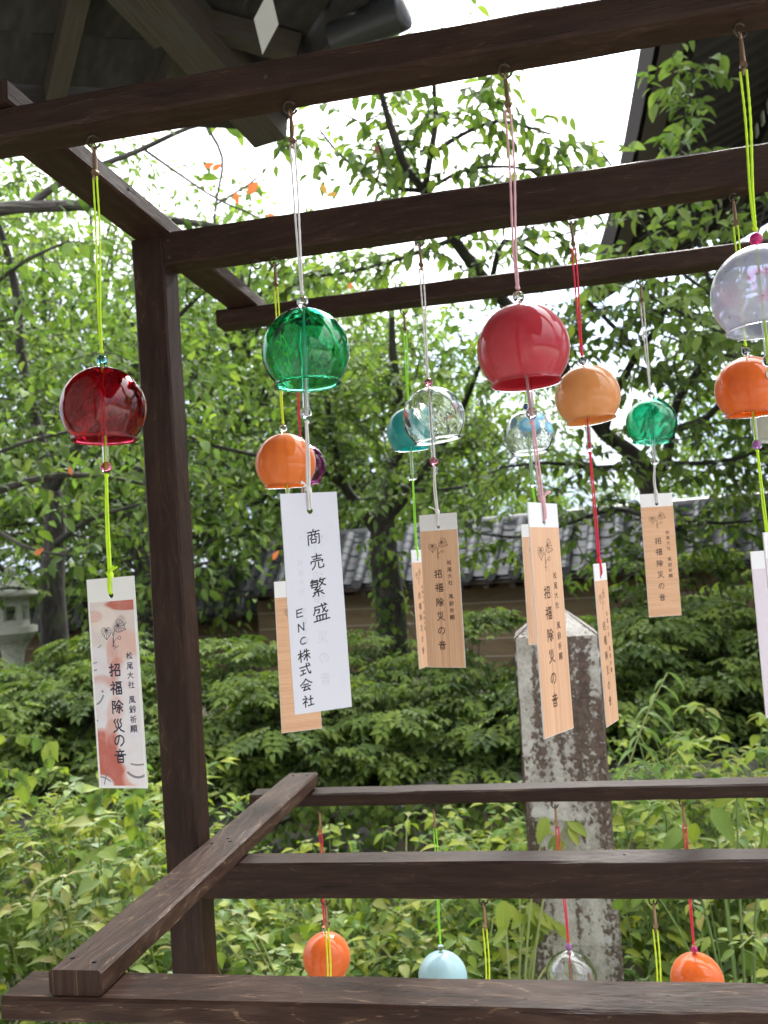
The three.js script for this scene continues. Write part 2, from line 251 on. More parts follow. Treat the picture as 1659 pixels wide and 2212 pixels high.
const SHEETS = {
  upright: sheet((c) => { woodSheet(c, 11, false); printed(c, '#4a2c1c', 0.43, 0.735, VM, VS, 112, 64, 0.46, 0.226); }),
  across: sheet((c) => { woodSheet(c, 23, true); printed(c, '#55392a', 0.45, 0.76, VM.map((v) => v * 0.99), VS, 108, 62, 0.47, 0.22); }),
  blank: sheet((c) => { c.fillStyle = '#ececee'; c.fillRect(0, 0, TW, TH); c.fillStyle = '#d9cfd8'; c.fillRect(0, 0.107 * TH, TW, TH); }),
  handwriting: sheet((c) => {
    c.fillStyle = '#dedee8'; c.fillRect(0, 0, TW, TH); c.globalAlpha = 0.06; c.save(); c.translate(TW, 0); c.scale(-1, 1); printed(c, '#40485a', 0.43, 0.735, VM, VS, 108, 60, 0.46, 0.226); c.restore();   // the print on the other side shows through
    c.globalAlpha = 0.35; c.strokeStyle = '#c8c8d2'; c.lineWidth = 2; c.beginPath(); c.moveTo(0, 0.107 * TH); c.lineTo(TW, 0.105 * TH); c.stroke(); c.globalAlpha = 1; c.strokeStyle = '#17151c';
    const put = (ch, u, v, s, w) => glyph(c, ch, u * TW, v * TH, s, w, 0.16);
    put('商', 0.53, 0.205, 142, 11); put('売', 0.56, 0.318, 142, 11); put('繁', 0.55, 0.437, 158, 11.5); put('盛', 0.575, 0.553, 158, 11.5);
    put('E', 0.20, 0.548, 84, 10); put('N', 0.21, 0.612, 84, 10); put('C', 0.22, 0.674, 84, 10); put('株', 0.22, 0.741, 112, 10.5); put('式', 0.225, 0.803, 108, 10.5); put('会', 0.225, 0.873, 112, 10.5); put('社', 0.235, 0.945, 108, 10.5);
  }),
  figures: sheet((c) => {   // soft pink and white print of plump clay figures, cropped close
    const r = rngOf(5), y0 = 0.112 * TH; c.fillStyle = '#f6f4f2'; c.fillRect(0, 0, TW, TH); c.save(); c.beginPath(); c.rect(22, y0, TW - 44, TH - y0 - 24); c.clip(); c.fillStyle = '#e6d8d2'; c.fillRect(0, 0, TW, TH);
    const blob = (x, y, rx, ry, col, a = 1, rot = 0) => { c.save(); c.translate(x * TW, y * TH); c.rotate(rot); c.scale(rx * TW, ry * TH); const gr = c.createRadialGradient(0, 0, 0, 0, 0, 1.08); gr.addColorStop(0, col); gr.addColorStop(0.8, col); gr.addColorStop(1, col + '00'); c.globalAlpha = a; c.fillStyle = gr; c.beginPath(); c.arc(0, 0, 1.08, 0, 7); c.fill(); c.restore(); };
    blob(0.85, 0.13, 0.5, 0.03, '#c9705f'); blob(0.3, 0.2, 0.3, 0.07, '#eedfd6'); blob(0.62, 0.235, 0.12, 0.06, '#b99a94', 0.5, 0.5); blob(0.1, 0.18, 0.2, 0.03, '#e3b1a4', 0.7);
    blob(0.8, 0.37, 0.4, 0.12, '#e9c3b6'); blob(0.12, 0.42, 0.35, 0.10, '#ece6ea'); blob(0.45, 0.37, 0.12, 0.09, '#dba195', 0.6); blob(0.55, 0.45, 0.18, 0.07, '#cf8577', 0.55); blob(0.9, 0.55, 0.42, 0.18, '#efe8ec'); blob(0.2, 0.52, 0.3, 0.06, '#d98f80', 0.5);
    blob(0.1, 0.62, 0.42, 0.13, '#ece8ec'); blob(0.45, 0.66, 0.2, 0.1, '#e6c0b8', 0.7); blob(0.1, 0.86, 0.55, 0.14, '#c6695a'); blob(0.35, 0.76, 0.16, 0.09, '#dfa79b', 0.7); blob(0.42, 0.9, 0.3, 0.16, '#c6695a'); blob(0.82, 0.78, 0.40, 0.17, '#efeaee'); blob(0.88, 0.955, 0.38, 0.07, '#e8aa9d'); blob(0.92, 0.93, 0.36, 0.065, '#f3ecee'); blob(0.05, 0.985, 0.28, 0.05, '#efecf2');
    for (let i = 0; i < 260; i++) blob(r(), 0.1 + r() * 0.9, 0.05 + r() * 0.08, 0.01 + r() * 0.02, ['#ffffff', '#d9a59a', '#c9c4d6'][(r() * 3) | 0], 0.05, r() * 3);
    c.globalAlpha = 0.75; c.strokeStyle = '#6d6a70'; c.lineCap = 'round';
    for (const [x, y, dx, dy, w] of [[0.16, 0.33, 0.07, -0.012, 9], [0.02, 0.405, 0.1, -0.005, 9], [0.0, 0.44, 0.1, -0.004, 12], [0.07, 0.6, 0.14, -0.04, 16], [0, 0.685, 0.06, -0.008, 12], [0.72, 0.23, 0.06, -0.012, 8], [0.52, 0.335, 0.07, -0.008, 9], [0.05, 0.945, 0.2, 0.022, 13], [0.2, 0.93, -0.08, 0.05, 10]]) { c.lineWidth = w; c.beginPath(); c.moveTo(x * TW, y * TH); c.quadraticCurveTo((x + dx * 0.6) * TW, (y + dy * 0.2) * TH, (x + dx) * TW, (y + dy) * TH); c.stroke(); }
    c.lineWidth = 20; c.beginPath(); c.moveTo(0.62 * TW, 0.925 * TH); c.quadraticCurveTo(0.8 * TW, 0.965 * TH, 0.98 * TW, 0.935 * TH); c.stroke(); c.lineWidth = 14; c.beginPath(); c.moveTo(0.7 * TW, 0.885 * TH); c.quadraticCurveTo(0.85 * TW, 0.895 * TH, 0.98 * TW, 0.885 * TH); c.stroke(); blob(0.2, 0.54, 0.022, 0.006, '#6d6a70', 0.8);
    c.restore(); c.globalAlpha = 1; printed(c, '#1c1a38', 0.485, 0.80, [0.44, 0.526, 0.615, 0.703, 0.774, 0.847], [0.376, 0.424, 0.468, 0.513, 0.584, 0.629, 0.676, 0.721], 128, 70, 0.5, 0.27);
  }),
};

// ---------------------------------------------------------------- glass bells
const BELL = []; { // profile (radius, depth below the crown): a sphere cut open below, drawn in to a lip
  const R = 0.041; for (let i = 0; i <= 22; i++) { const a = lerp(0.09, 2.29, i / 22); BELL.push([Math.sin(a) * R, 0.0408 - Math.cos(a) * 0.0408]); }
  const e = BELL[BELL.length - 1]; BELL.push([e[0] - 0.0009, e[1] + 0.0020], [e[0] - 0.0001, e[1] + 0.0040]);
}
const LIP = BELL[BELL.length - 1];
const bellGeo = new THREE.LatheGeometry(BELL.map(([r, y]) => new THREE.Vector2(r, -y)), 64);
const shellGeo = new THREE.LatheGeometry([...BELL, ...BELL.slice().reverse().map(([r, y], i, a) => [Math.max(0.0001, r - (i === 0 ? 0.0005 : 0.0012)), y + (i === a.length - 1 ? 0.0013 : 0.0004 * (i / a.length))])].map(([r, y]) => new THREE.Vector2(r, -y)).reverse(), 72);
const wavy = texture(256, 128, (u, v) => 0.5 + ring(u, v, 1.6, 1.1, 211, 3) * 0.8, false);
const rimGeo = new THREE.TorusGeometry(LIP[0], 0.0009, 8, 64).rotateX(Math.PI / 2).translate(0, -LIP[1], 0);
const collarGeo = new THREE.TorusGeometry(0.0035, 0.0011, 8, 20).rotateX(Math.PI / 2).translate(0, -0.0003, 0);
const paintTex = (W, H, fn) => texture(W, H, fn);
const brushed = (a, b, c, seed, k = 1) => paintTex(512, 256, (u, v) => { const s = ring(u, v, 5, 0.12, seed, 4), n = ring(u, v, 1.4, 0.7, seed + 5, 4); let q = mix3(a, b, clamp(0.5 + s * 0.9 * k)); return mix3(q, c, sstep(n + s * 0.5, 0.14, 0.5) * 0.4); });
const paint = (map, tr = 0.25) => phys(1, 1, 1, 0.95, { map, transmission: tr, thickness: 0, clearcoat: 1, clearcoatRoughness: 0.02, side: THREE.DoubleSide });
const stainedGlass = (r, g, b, extra = {}) => phys(1, 1, 1, 0.012, { transmission: 1, thickness: 0.0012, ior: 1.5, attenuationColor: new THREE.Color(r, g, b), attenuationDistance: 0.0012, bumpMap: wavy, bumpScale: 0.0009, ...extra });
const GLASS = {
  darkRed: stainedGlass(0.74, 0.022, 0.085), green: stainedGlass(0.15, 0.74, 0.49),
  smallGreen: stainedGlass(0.13, 0.70, 0.46, { roughness: 0.10, bumpScale: 0.0016 }), teal: paint(brushed([0.003, 0.30, 0.29], [0.006, 0.42, 0.40], [0.003, 0.26, 0.26], 47, 0.7), 0.42),
  magenta: stainedGlass(0.72, 0.26, 0.60), clear: phys(1, 1, 1, 0.01, { transmission: 1, thickness: 0.0012, ior: 1.5, bumpMap: wavy, bumpScale: 0.0006 }),
  red: paint(paintTex(64, 64, (u, v) => mix3([0.47, 0.012, 0.028], [0.55, 0.018, 0.036], clamp(0.5 + ring(u, v, 2, 2, 4))), 0.2), 0.22),
  orange: paint(brushed([0.80, 0.16, 0.008], [0.92, 0.27, 0.02], [0.72, 0.12, 0.01], 3), 0.3),
  deepOrange: paint(brushed([0.78, 0.13, 0.006], [0.90, 0.21, 0.012], [0.62, 0.09, 0.008], 8), 0.3),
  plainOrange: paint(brushed([0.86, 0.14, 0.004], [0.90, 0.17, 0.008], [0.86, 0.15, 0.008], 18, 0.4), 0.2),
  amber: paint(brushed([0.72, 0.29, 0.075], [0.80, 0.36, 0.11], [0.62, 0.23, 0.05], 13, 0.5), 0.25),
  paleBlue: paint(brushed([0.42, 0.66, 0.72], [0.50, 0.73, 0.78], [0.45, 0.68, 0.74], 21, 0.4), 0.2),
  white: paint(brushed([0.60, 0.60, 0.52], [0.68, 0.68, 0.60], [0.60, 0.60, 0.52], 24, 0.4), 0.3),
  yellow: paint(brushed([0.80, 0.55, 0.05], [0.85, 0.62, 0.08], [0.80, 0.55, 0.05], 27, 0.4), 0.3),
  lavender: phys(1, 1, 1, 0.35, { transmission: 0.6, thickness: 0, clearcoat: 1, clearcoatRoughness: 0.02, side: THREE.DoubleSide, map: paintTex(512, 256, (u, v) => { const s = ring(u, v, 2.2, 0.7, 31, 4), n = ring(u, v, 9, 7, 36, 3), k = ring(u, v, 1.2, 0.4, 39, 3); let q = mix3([0.62, 0.64, 0.78], [0.82, 0.83, 0.90], clamp(0.5 + s * 1.6)); q = mix3(q, [0.74, 0.34, 0.55], sstep(k + s * 0.5, 0.08, 0.3) * 0.75); return mix3(q, [0.10, 0.10, 0.13], sstep(n, 0.33, 0.42) * 0.8); }) }),
};
// decorations painted on the clear bells: a canvas wrapped round the glass, pigment where the alpha is
function decal(draw) { const cv = document.createElement('canvas'); cv.width = 1024; cv.height = 512; draw(cv.getContext('2d')); const t = new THREE.CanvasTexture(cv); t.flipY = false; t.colorSpace = THREE.SRGBColorSpace; return std(1, 1, 1, 0.4, { map: t, transparent: true, alphaTest: 0, side: THREE.DoubleSide }); }
const decalGeo = new THREE.LatheGeometry(BELL.slice(1, 23).map(([r, y]) => new THREE.Vector2(r + 0.00025, -y)), 64);
const flower = (c, x, y, r, n, col, mid, ky = 1) => { for (let i = 0; i < n; i++) { const a = i / n * Math.PI * 2; c.fillStyle = col; c.globalAlpha = 0.85; c.beginPath(); c.ellipse(x + Math.cos(a) * r * 0.55, y + Math.sin(a) * r * 0.55 * ky, r * 0.5, r * 0.17 * 2, a, 0, 7); c.fill(); } c.globalAlpha = 1; c.fillStyle = mid; c.beginPath(); c.arc(x, y, r * 0.16, 0, 7); c.fill(); };
const DECALS = {
  flowers: decal((c) => { for (const [x, y, r] of [[250, 150, 70], [160, 260, 80], [330, 300, 60], [640, 260, 80], [820, 180, 70]]) { flower(c, x, y, r, 12, '#6fb6d8', '#d8dc7a'); flower(c, x, y, r * 0.6, 12, '#9fd4e6', '#e7e59a'); } }),
  fish: decal((c) => { for (const [x, y, m] of [[280, 270, 1], [760, 300, -1]]) { c.globalAlpha = 0.9; c.strokeStyle = '#8fb7c8'; c.lineWidth = 9; for (let k = 0; k < 4; k++) { c.beginPath(); c.arc(x + m * 20, y - 60, 40 + k * 14, 2.4, 5.2); c.stroke(); } c.fillStyle = '#c8392b'; c.beginPath(); c.ellipse(x - m * 10, y - 10, 26, 44, 0.5 * m, 0, 7); c.fill(); c.fillStyle = '#17181c'; c.beginPath(); c.ellipse(x - m * 26, y + 50, 20, 52, 0.3 * m, 0, 7); c.fill(); c.fillStyle = '#e0b53a'; c.beginPath(); c.arc(x + m * 66, y + 60, 17, 0, 7); c.fill(); } }),
  emblem: decal((c) => { for (const x of [250, 770]) { c.fillStyle = '#f2f2f4'; c.globalAlpha = 0.9; c.beginPath(); c.arc(x, 330, 46, 0, 7); c.fill(); c.strokeStyle = '#9aa0ac'; c.lineWidth = 5; for (let k = -3; k <= 3; k++) { c.beginPath(); c.moveTo(x - 30, 330 + k * 11); c.lineTo(x + 30, 330 + k * 11 + 4); c.stroke(); } } }),
};

// ---------------------------------------------------------------- wind chimes
const cordMat = (r, g, b) => std(r, g, b, 0.7);
const CORD = { lime: cordMat(0.62, 0.92, 0.03), white: cordMat(0.76, 0.73, 0.71), pink: cordMat(0.74, 0.42, 0.46), red: cordMat(0.78, 0.03, 0.08), green: cordMat(0.36, 0.86, 0.06), yellow: cordMat(0.72, 0.88, 0.04) };
const bead = (r, g, b, tr = 1) => phys(r, g, b, 0.03, { transmission: tr, thickness: 0.005, ior: 1.45, attenuationColor: new THREE.Color(r, g, b), attenuationDistance: 0.01 });
const BEAD = { clear: bead(0.93, 0.93, 0.95), blue: bead(0.45, 0.72, 0.80), pink: bead(0.86, 0.45, 0.55), rose: bead(0.75, 0.05, 0.25, 0.4), navy: bead(0.10, 0.18, 0.42, 0.5), violet: bead(0.55, 0.25, 0.60, 0.5), grey: bead(0.6, 0.62, 0.64) };
const beadGeo = new THREE.SphereGeometry(0.0054, 20, 14), knotGeo = new THREE.SphereGeometry(1, 10, 8), tubeGeo = new THREE.LatheGeometry([[0.0022, 0.5], [0.0031, 0.5], [0.0031, -0.5], [0.0022, -0.5], [0.0022, 0.5]].map((p) => new THREE.Vector2(...p)).reverse(), 18);
const hookGeo = mergeGeometries([
  new THREE.TorusGeometry(0.0036, 0.0010, 8, 16).translate(0, -0.0035, 0), taper([V(0, -0.006, 0), V(0.0004, -0.012, 0), V(0, -0.028, 0)], 0.0017, 0.0023, 8, 5),
  taper([V(0.0012, -0.008, 0), V(0.0034, -0.012, 0), V(0.0034, -0.022, 0), V(0.0018, -0.027, 0)], 0.0009, 0.0009, 6, 8), new THREE.CylinderGeometry(0.0032, 0.0032, 0.0048, 10).rotateZ(Math.PI / 2).translate(0, -0.030, 0), new THREE.TorusGeometry(0.0030, 0.0010, 8, 16).translate(0, -0.0345, 0),
].map((g) => g.toNonIndexed()));
function cordGeo(pts, r = 0.00105) { return taper(pts, (t) => r * (1 + 0.14 * Math.sin(t * 900)), r, 6, Math.max(6, Math.ceil(pts.length * 8))); }
const tagShape = (w, h, slot) => { const s = new THREE.Shape(); s.moveTo(-w / 2, 0.0001); s.lineTo(w / 2, 0.0001); s.lineTo(w / 2, -h); s.lineTo(-w / 2, -h); s.closePath(); const k = new THREE.Path(), yc = -0.0165; k.absellipse(0, yc, 0.0029, slot ? 0.0036 : 0.0031, 0, Math.PI * 2, true); s.holes.push(k); return s; };
const tagGeo = new THREE.ExtrudeGeometry(tagShape(0.055, 0.2), { depth: 0.0007, bevelEnabled: false, curveSegments: 14 }).translate(0, 0, -0.00035);
const faceGeo = (() => { const g = new THREE.ShapeGeometry(tagShape(0.0546, 0.1997), 14), p = g.attributes.position, uv = g.attributes.uv; for (let i = 0; i < p.count; i++) uv.setXY(i, p.getX(i) / 0.055 + 0.5, 1 + p.getY(i) / 0.2); return g.translate(0, -0.0001, 0.00055); })();
const faceMat = {}; for (const k in SHEETS) faceMat[k] = std(1, 1, 1, k === 'handwriting' || k === 'blank' ? 0.6 : 0.42, { map: SHEETS[k] });

function windChime(o) {
  const [hx, hy] = o.hook, z = o.z, g = thing('wind_chime', V(hx, hy, z), o.label, 'wind chime', 'glass wind chimes hung on the timber frame');
  EYES.put(hx, o.under, z, o.turn ?? 0.5);
  const L = (x, y, zz = 0) => V(x - hx, y - hy, zz), r = rngOf(o.seed), cord = CORD[o.cord];
  const hk = part(g, 'snap_hook', hookGeo, M.brass); hk.position.y = 0.0035; hk.rotation.y = (o.turn ?? 0.5) + 0.9;
  const [bx, by] = o.bell, top = hy - 0.031, knotY = by + 0.0165;
  const sx = (y) => lerp(hx, bx, (hy - y) / (hy - by));
  for (const s of [-1, 1]) part(g, 'cord', cordGeo([L(sx(top) + s * 0.0024, top, s * 0.001), L(sx(top) + s * 0.0021, lerp(top, knotY, 0.3)), L(bx + s * 0.0011, lerp(top, knotY, 0.8)), L(bx + s * 0.0006, knotY)]), cord);
  const kn = (x, y, s = 1) => { const m = part(g, 'knot', knotGeo, cord); m.position.copy(L(x, y)); m.scale.set(0.0021 * s, 0.0027 * s, 0.0021 * s); m.rotation.z = r(); };
  kn(bx, knotY - 0.001);
  part(g, 'bead', beadGeo, BEAD[o.bead]).position.copy(L(bx, by + 0.0068));
  const bell = part(g, 'glass_bell', GLASS[o.glass].thickness > 0 ? shellGeo : bellGeo, GLASS[o.glass]); bell.position.copy(L(bx, by)); bell.rotation.set((r() - 0.5) * 0.03, o.spin ?? r() * 6, o.lean ?? (r() - 0.5) * 0.03);
  part(bell, 'rim', rimGeo, GLASS[o.glass].thickness > 0 && o.glass !== 'clear' ? GLASS[o.glass] : M.solidClear); part(bell, 'collar', collarGeo, M.solidClear);
  if (o.decal) part(bell, 'painted_decoration', decalGeo, DECALS[o.decal]);
  if (o.sticker) { const st = part(bell, 'sticker', new THREE.CircleGeometry(0.007, 20), std(0.55, 0.5, 0.45, 0.35)), a = o.sticker - bell.rotation.y; st.position.set(Math.sin(a) * 0.0413, -0.031, Math.cos(a) * 0.0413); st.rotation.y = a; }
  const tubeTop = by - 0.022, tubeEnd = by - (o.drop ?? 0.094), [tx, ty] = o.tag, lx = (y) => lerp(bx, tx, (by - y) / (by - ty));
  const tb = part(g, 'clapper_tube', tubeGeo, M.solidClear); tb.position.copy(L((lx(tubeTop) + lx(tubeEnd)) / 2, (tubeTop + tubeEnd) / 2)); tb.scale.y = tubeTop - tubeEnd; tb.rotation.z = Math.atan2(bx - lx(tubeEnd), by - tubeEnd) * -1;
  part(g, 'cord', cordGeo([L(bx, by + 0.004), L(bx, by - 0.03), L(lx(tubeEnd), tubeEnd - 0.006)], 0.0012), cord);
  if (o.butterfly) { for (const s of [-1, 1]) { const w = part(g, 'butterfly_bead', knotGeo, BEAD.clear); w.scale.set(0.0048, 0.0062, 0.0012); w.position.copy(L(lx(tubeEnd) + s * 0.0042, tubeEnd - 0.005)); w.rotation.z = -s * 0.6; } } else part(g, 'bead', beadGeo, BEAD[o.bead2 ?? 'clear']).position.copy(L(lx(tubeEnd), tubeEnd - 0.0045));
  kn(lx(tubeEnd), tubeEnd - 0.0125);
  // the tag and the cord that ties it
  const ky = ty + 0.0035, y1 = tubeEnd - 0.014, bow = (r() - 0.5) * 0.004;
  for (const s of [-1, 1]) part(g, 'cord', cordGeo([L(lx(y1) + s * 0.0006, y1), L(lx((y1 + ky) / 2) + bow + s * 0.0012, (y1 + ky) / 2), L(tx + s * 0.0009, ky)]), cord);
  kn(tx, ky, 1.5); kn(tx + 0.0008, ky - 0.002, 1.2);
  const c = Math.cos(o.phi * D2R), s2 = Math.sin(o.phi * D2R), off = (x, y, n) => L(tx, ty + y).add(V(x * c + n * s2, 0, -x * s2 + n * c));
  for (const s of [-1, 1]) part(g, 'cord', cordGeo([off(s * 0.0006, 0.004, 0), off(s * 0.0011, -0.002, 0.0016), off(s * 0.0009, -0.0135, 0.0016), off(s * 0.0006, -0.0152, -0.0004)]), cord);
  part(g, 'cord', cordGeo([off(0, 0.004, 0), off(0, -0.004, -0.0018), off(0, -0.0145, -0.0012)]), cord);
  if (o.tails !== 0) for (const s of o.tails ?? [1, 0.6]) part(g, 'cord_end', cordGeo([off(0, 0.003, 0.001), off(s * 0.005, 0.0075, 0.002), off(s * 0.011, 0.012 - Math.abs(s) * 0.002, 0.003)]), cord);
  const t = part(g, 'paper_tag', tagGeo, M.paper); t.position.copy(L(tx, ty)); t.rotation.set(0, o.phi * D2R, (o.tilt ?? 0) * D2R);
  part(t, 'printed_face', faceGeo, faceMat[o.face]);
  if (o.back) { const b = part(t, 'printed_face', faceGeo, faceMat[o.back]); b.rotation.y = Math.PI; }
  return g;
}
const R1 = -0.798, R2 = -1.163, R3 = -1.520, U1 = 1.946, U2 = 1.934, U3 = 1.946, L2u = 1.0745, L3u = 1.0955;
const up = (n) => (n === 2 ? U2 : U1) - 0.0135;
windChime({ seed: 1, z: R1, under: U1, hook: [-0.418, up(1)], bell: [-0.4215, 1.7115], tag: [-0.425, 1.506], phi: -9.1, tilt: 0.7, cord: 'lime', bead: 'blue', bead2: 'pink', glass: 'darkRed', face: 'figures', label: 'dark red see-through glass wind chime on lime cord with pink and white figure-printed tag' });
windChime({ seed: 2, z: R1, under: U1, hook: [-0.215, up(1)], bell: [-0.2155, 1.7435], tag: [-0.222, 1.571], phi: 33.6, tilt: 0.2, cord: 'white', bead: 'clear', glass: 'green', face: 'handwriting', back: 'upright', tails: [-0.7], label: 'green see-through glass wind chime on white cord with handwritten white tag' });
windChime({ seed: 3, z: R1, under: U1, hook: [-0.012, up(1)], bell: [-0.0165, 1.7225], tag: [-0.0105, 1.544], phi: 63.3, tilt: -1, cord: 'pink', bead: 'clear', glass: 'red', face: 'upright', label: 'solid crimson glass wind chime on dusty pink cord with turned wood-print tag' });
windChime({ seed: 4, z: R1, under: U1, hook: [0.190, up(1)], bell: [0.1865, 1.747], tag: [0.188, 1.504], phi: 36, cord: 'lime', bead: 'rose', glass: 'lavender', face: 'blank', back: 'blank', label: 'pale lavender and pink streaked glass wind chime with rose bead' });
windChime({ seed: 5, z: R2, under: U2, hook: [-0.350, up(2)], bell: [-0.353, 1.687], tag: [-0.352, 1.487], phi: 30.4, tilt: -0.7, cord: 'yellow', bead: 'clear', glass: 'orange', face: 'across', label: 'brush-painted orange wind chime on yellow cord partly behind the handwritten white tag' });
windChime({ seed: 6, z: R2, under: U2, hook: [-0.148, up(2)], bell: [-0.150, 1.729], tag: [-0.151, 1.561], phi: -19.5, tilt: -1, cord: 'white', bead: 'pink', bead2: 'pink', glass: 'clear', decal: 'fish', spin: 0.55, lean: 0.10, face: 'upright', tails: [-0.9], label: 'colourless glass wind chime with a red and black painted motif on grey cord' });
windChime({ seed: 7, z: R2, under: U2, hook: [0.051, up(2)], bell: [0.050, 1.735], tag: [0.0495, 1.482], phi: 71.2, tilt: -0.5, cord: 'red', bead: 'grey', glass: 'amber', lean: 0.07, drop: 0.1, face: 'upright', tails: [-1.2], label: 'amber painted glass wind chime on red cord with tag turned nearly edge-on' });
windChime({ seed: 8, z: R2, under: U2, hook: [0.250, up(2)], bell: [0.2475, 1.724], tag: [0.252, 1.484], phi: 27.3, cord: 'lime', bead: 'grey', bead2: 'violet', glass: 'deepOrange', face: 'blank', sticker: 0.45, drop: 0.105, label: 'deep orange wind chime with a round silver sticker on lime cord' });
windChime({ seed: 9, z: R3, under: U3, hook: [-0.427, up(3)], bell: [-0.431, 1.724], tag: [-0.433, 1.52], phi: -30, cord: 'red', bead: 'clear', glass: 'magenta', rim: 'magenta', face: 'upright', label: 'magenta glass wind chime on red cord half hidden behind the orange one' });
windChime({ seed: 10, z: R3, under: U3, hook: [-0.230, up(3)], bell: [-0.2335, 1.767], tag: [-0.238, 1.521], phi: 78, tilt: -0.3, cord: 'green', bead: 'clear', glass: 'teal', rim: 'teal', butterfly: true, drop: 0.115, face: 'upright', tails: 0, label: 'teal glass wind chime on bright green cord with a clear butterfly bead' });
windChime({ seed: 11, z: R3, under: U3, hook: [-0.031, up(3)], bell: [-0.033, 1.742], tag: [-0.033, 1.55], phi: 27.4, tilt: -1, cord: 'green', bead: 'navy', glass: 'clear', decal: 'flowers', spin: -0.9, face: 'upright', drop: 0.12, label: 'colourless glass wind chime painted with pale blue flowers, navy bead on top' });
windChime({ seed: 12, z: R3, under: U3, hook: [0.169, up(3)], bell: [0.1695, 1.741], tag: [0.164, 1.584], phi: 17.1, tilt: -0.7, cord: 'white', bead: 'clear', glass: 'smallGreen', rim: 'green', lean: 0.07, drop: 0.1, face: 'across', tails: 0, label: 'streaky emerald wind chime on thin white cord with square-hung wood-print tag' });
windChime({ seed: 13, z: R3, under: U3, hook: [0.366, up(3)], bell: [0.3615, 1.725], tag: [0.364, 1.55], phi: -20, cord: 'white', bead: 'clear', glass: 'white', face: 'upright', label: 'off-white glass wind chime half hidden behind the deep orange one' });
// lower tier
const low = (o) => windChime({ face: 'upright', phi: 20, tag: [o.bell[0], o.bell[1] - 0.2], ...o });
low({ seed: 14, z: R3, under: L3u, hook: [-0.441, L3u - 0.0135], bell: [-0.4455, 0.877], cord: 'red', bead: 'clear', glass: 'plainOrange', label: 'bright orange wind chime on red cord below the thin lower rail beside the post' });
low({ seed: 15, z: R3, under: L3u, hook: [-0.241, L3u - 0.0135], bell: [-0.2465, 0.847], cord: 'green', bead: 'clear', glass: 'paleBlue', label: 'pale blue glass wind chime on green cord below the lower rails' });
low({ seed: 16, z: R3, under: L3u, hook: [-0.039, L3u - 0.0135], bell: [-0.0355, 0.850], cord: 'red', bead: 'violet', glass: 'clear', decal: 'emblem', spin: -1.0, label: 'colourless wind chime with violet bead in front of the stone post' });
low({ seed: 17, z: R3, under: L3u, hook: [0.163, L3u - 0.0135], bell: [0.1605, 0.849], cord: 'red', bead: 'rose', glass: 'plainOrange', label: 'bright orange wind chime with rose bead right of the stone post' });
for (const [i, x, bx] of [[18, -0.337, -0.343], [19, -0.129, -0.136], [20, 0.080, 0.074]]) low({ seed: i, z: R2, under: L2u, hook: [x, L2u - 0.0135], bell: [bx, 0.86], cord: 'yellow', bead: 'clear', glass: 'yellow', label: 'wind chime on yellow-green cord hung from the thick lower rail' });

// ---------------------------------------------------------------- ground, bank, stone post, lantern
const groundY = (X, Z) => { // a weedy strip, a ditch, then the far bank
  const ditch = sstep(Z, 3.6, 4.3) * (1 - sstep(Z, 4.75, 5.0)), far = sstep(Z, 4.8, 5.1);
  return lerp(0, -0.45, ditch) + far * 0.24 + fbm(X * 0.7, Z * 0.7, 2.2, 3) * 0.12 * sstep(Z, 1.2, 2) * (Z < 40 ? 1 : 0);
};
{
  const xs = [], zs = [], grade = (a, n, s) => { for (let i = -n; i <= n; i++) { const t = i / n; a.push(s * t * (0.04 + 0.96 * Math.pow(Math.abs(t), 3))); } };
  grade(xs, 70, 300); grade(zs, 90, 300);
  const pos = [], uv = [], idx = [], nx = xs.length;
  for (const z of zs) for (const x of xs) { const p = plan(x, z + 4, 0); pos.push(p.x, groundY(x, z + 4), p.z); uv.push(x / 2, z / 2); }
  for (let j = 0; j < zs.length - 1; j++) for (let i = 0; i < nx - 1; i++) { const a = j * nx + i; idx.push(a, a + 1, a + nx, a + nx, a + 1, a + nx + 1); }
  const g = new THREE.BufferGeometry(); g.setAttribute('position', new THREE.Float32BufferAttribute(pos, 3)); g.setAttribute('uv', new THREE.Float32BufferAttribute(uv, 2)); g.setIndex(idx); g.computeVertexNormals();
  const map = texture(512, 512, (u, v) => { const a = ring(u, v, 3, 3, 41, 5), b = ring(u, v, 9, 9, 44, 3); return mix3(mix3([0.045, 0.034, 0.022], [0.10, 0.08, 0.055], clamp(0.5 + a * 1.6 + b)), [0.04, 0.06, 0.02], sstep(a - b * 0.4, 0.02, 0.3) * 0.7); });
  structure('ground', g, std(1, 1, 1, 0.95, { map, side: THREE.DoubleSide }));
}
{ // unseen pale stony sheet underfoot, added to bounce light up
  const g = new THREE.PlaneGeometry(26, 14, 60, 30).rotateX(-Math.PI / 2), p = g.attributes.position, uv = []; for (let i = 0; i < p.count; i++) { const X = p.getX(i), Z = -p.getZ(i) - 5.6, q = plan(X, Z, 0.012 + groundY(X, Z)); p.setXYZ(i, q.x, q.y, q.z); uv.push(X, Z); }
  g.setAttribute('uv', new THREE.Float32BufferAttribute(uv, 2)); g.computeVertexNormals(); const map = texture(512, 512, (u, v) => { const a = ring(u, v, 30, 30, 51, 2), b = ring(u, v, 3, 3, 54, 4); return mix3([0.30, 0.29, 0.27], [0.62, 0.60, 0.56], clamp(0.5 + a * 1.8 + b * 0.5)); }); structure('added_gravel', g, std(1, 1, 1, 0.95, { map, bumpMap: map, bumpScale: 0.01, side: THREE.DoubleSide }));
}
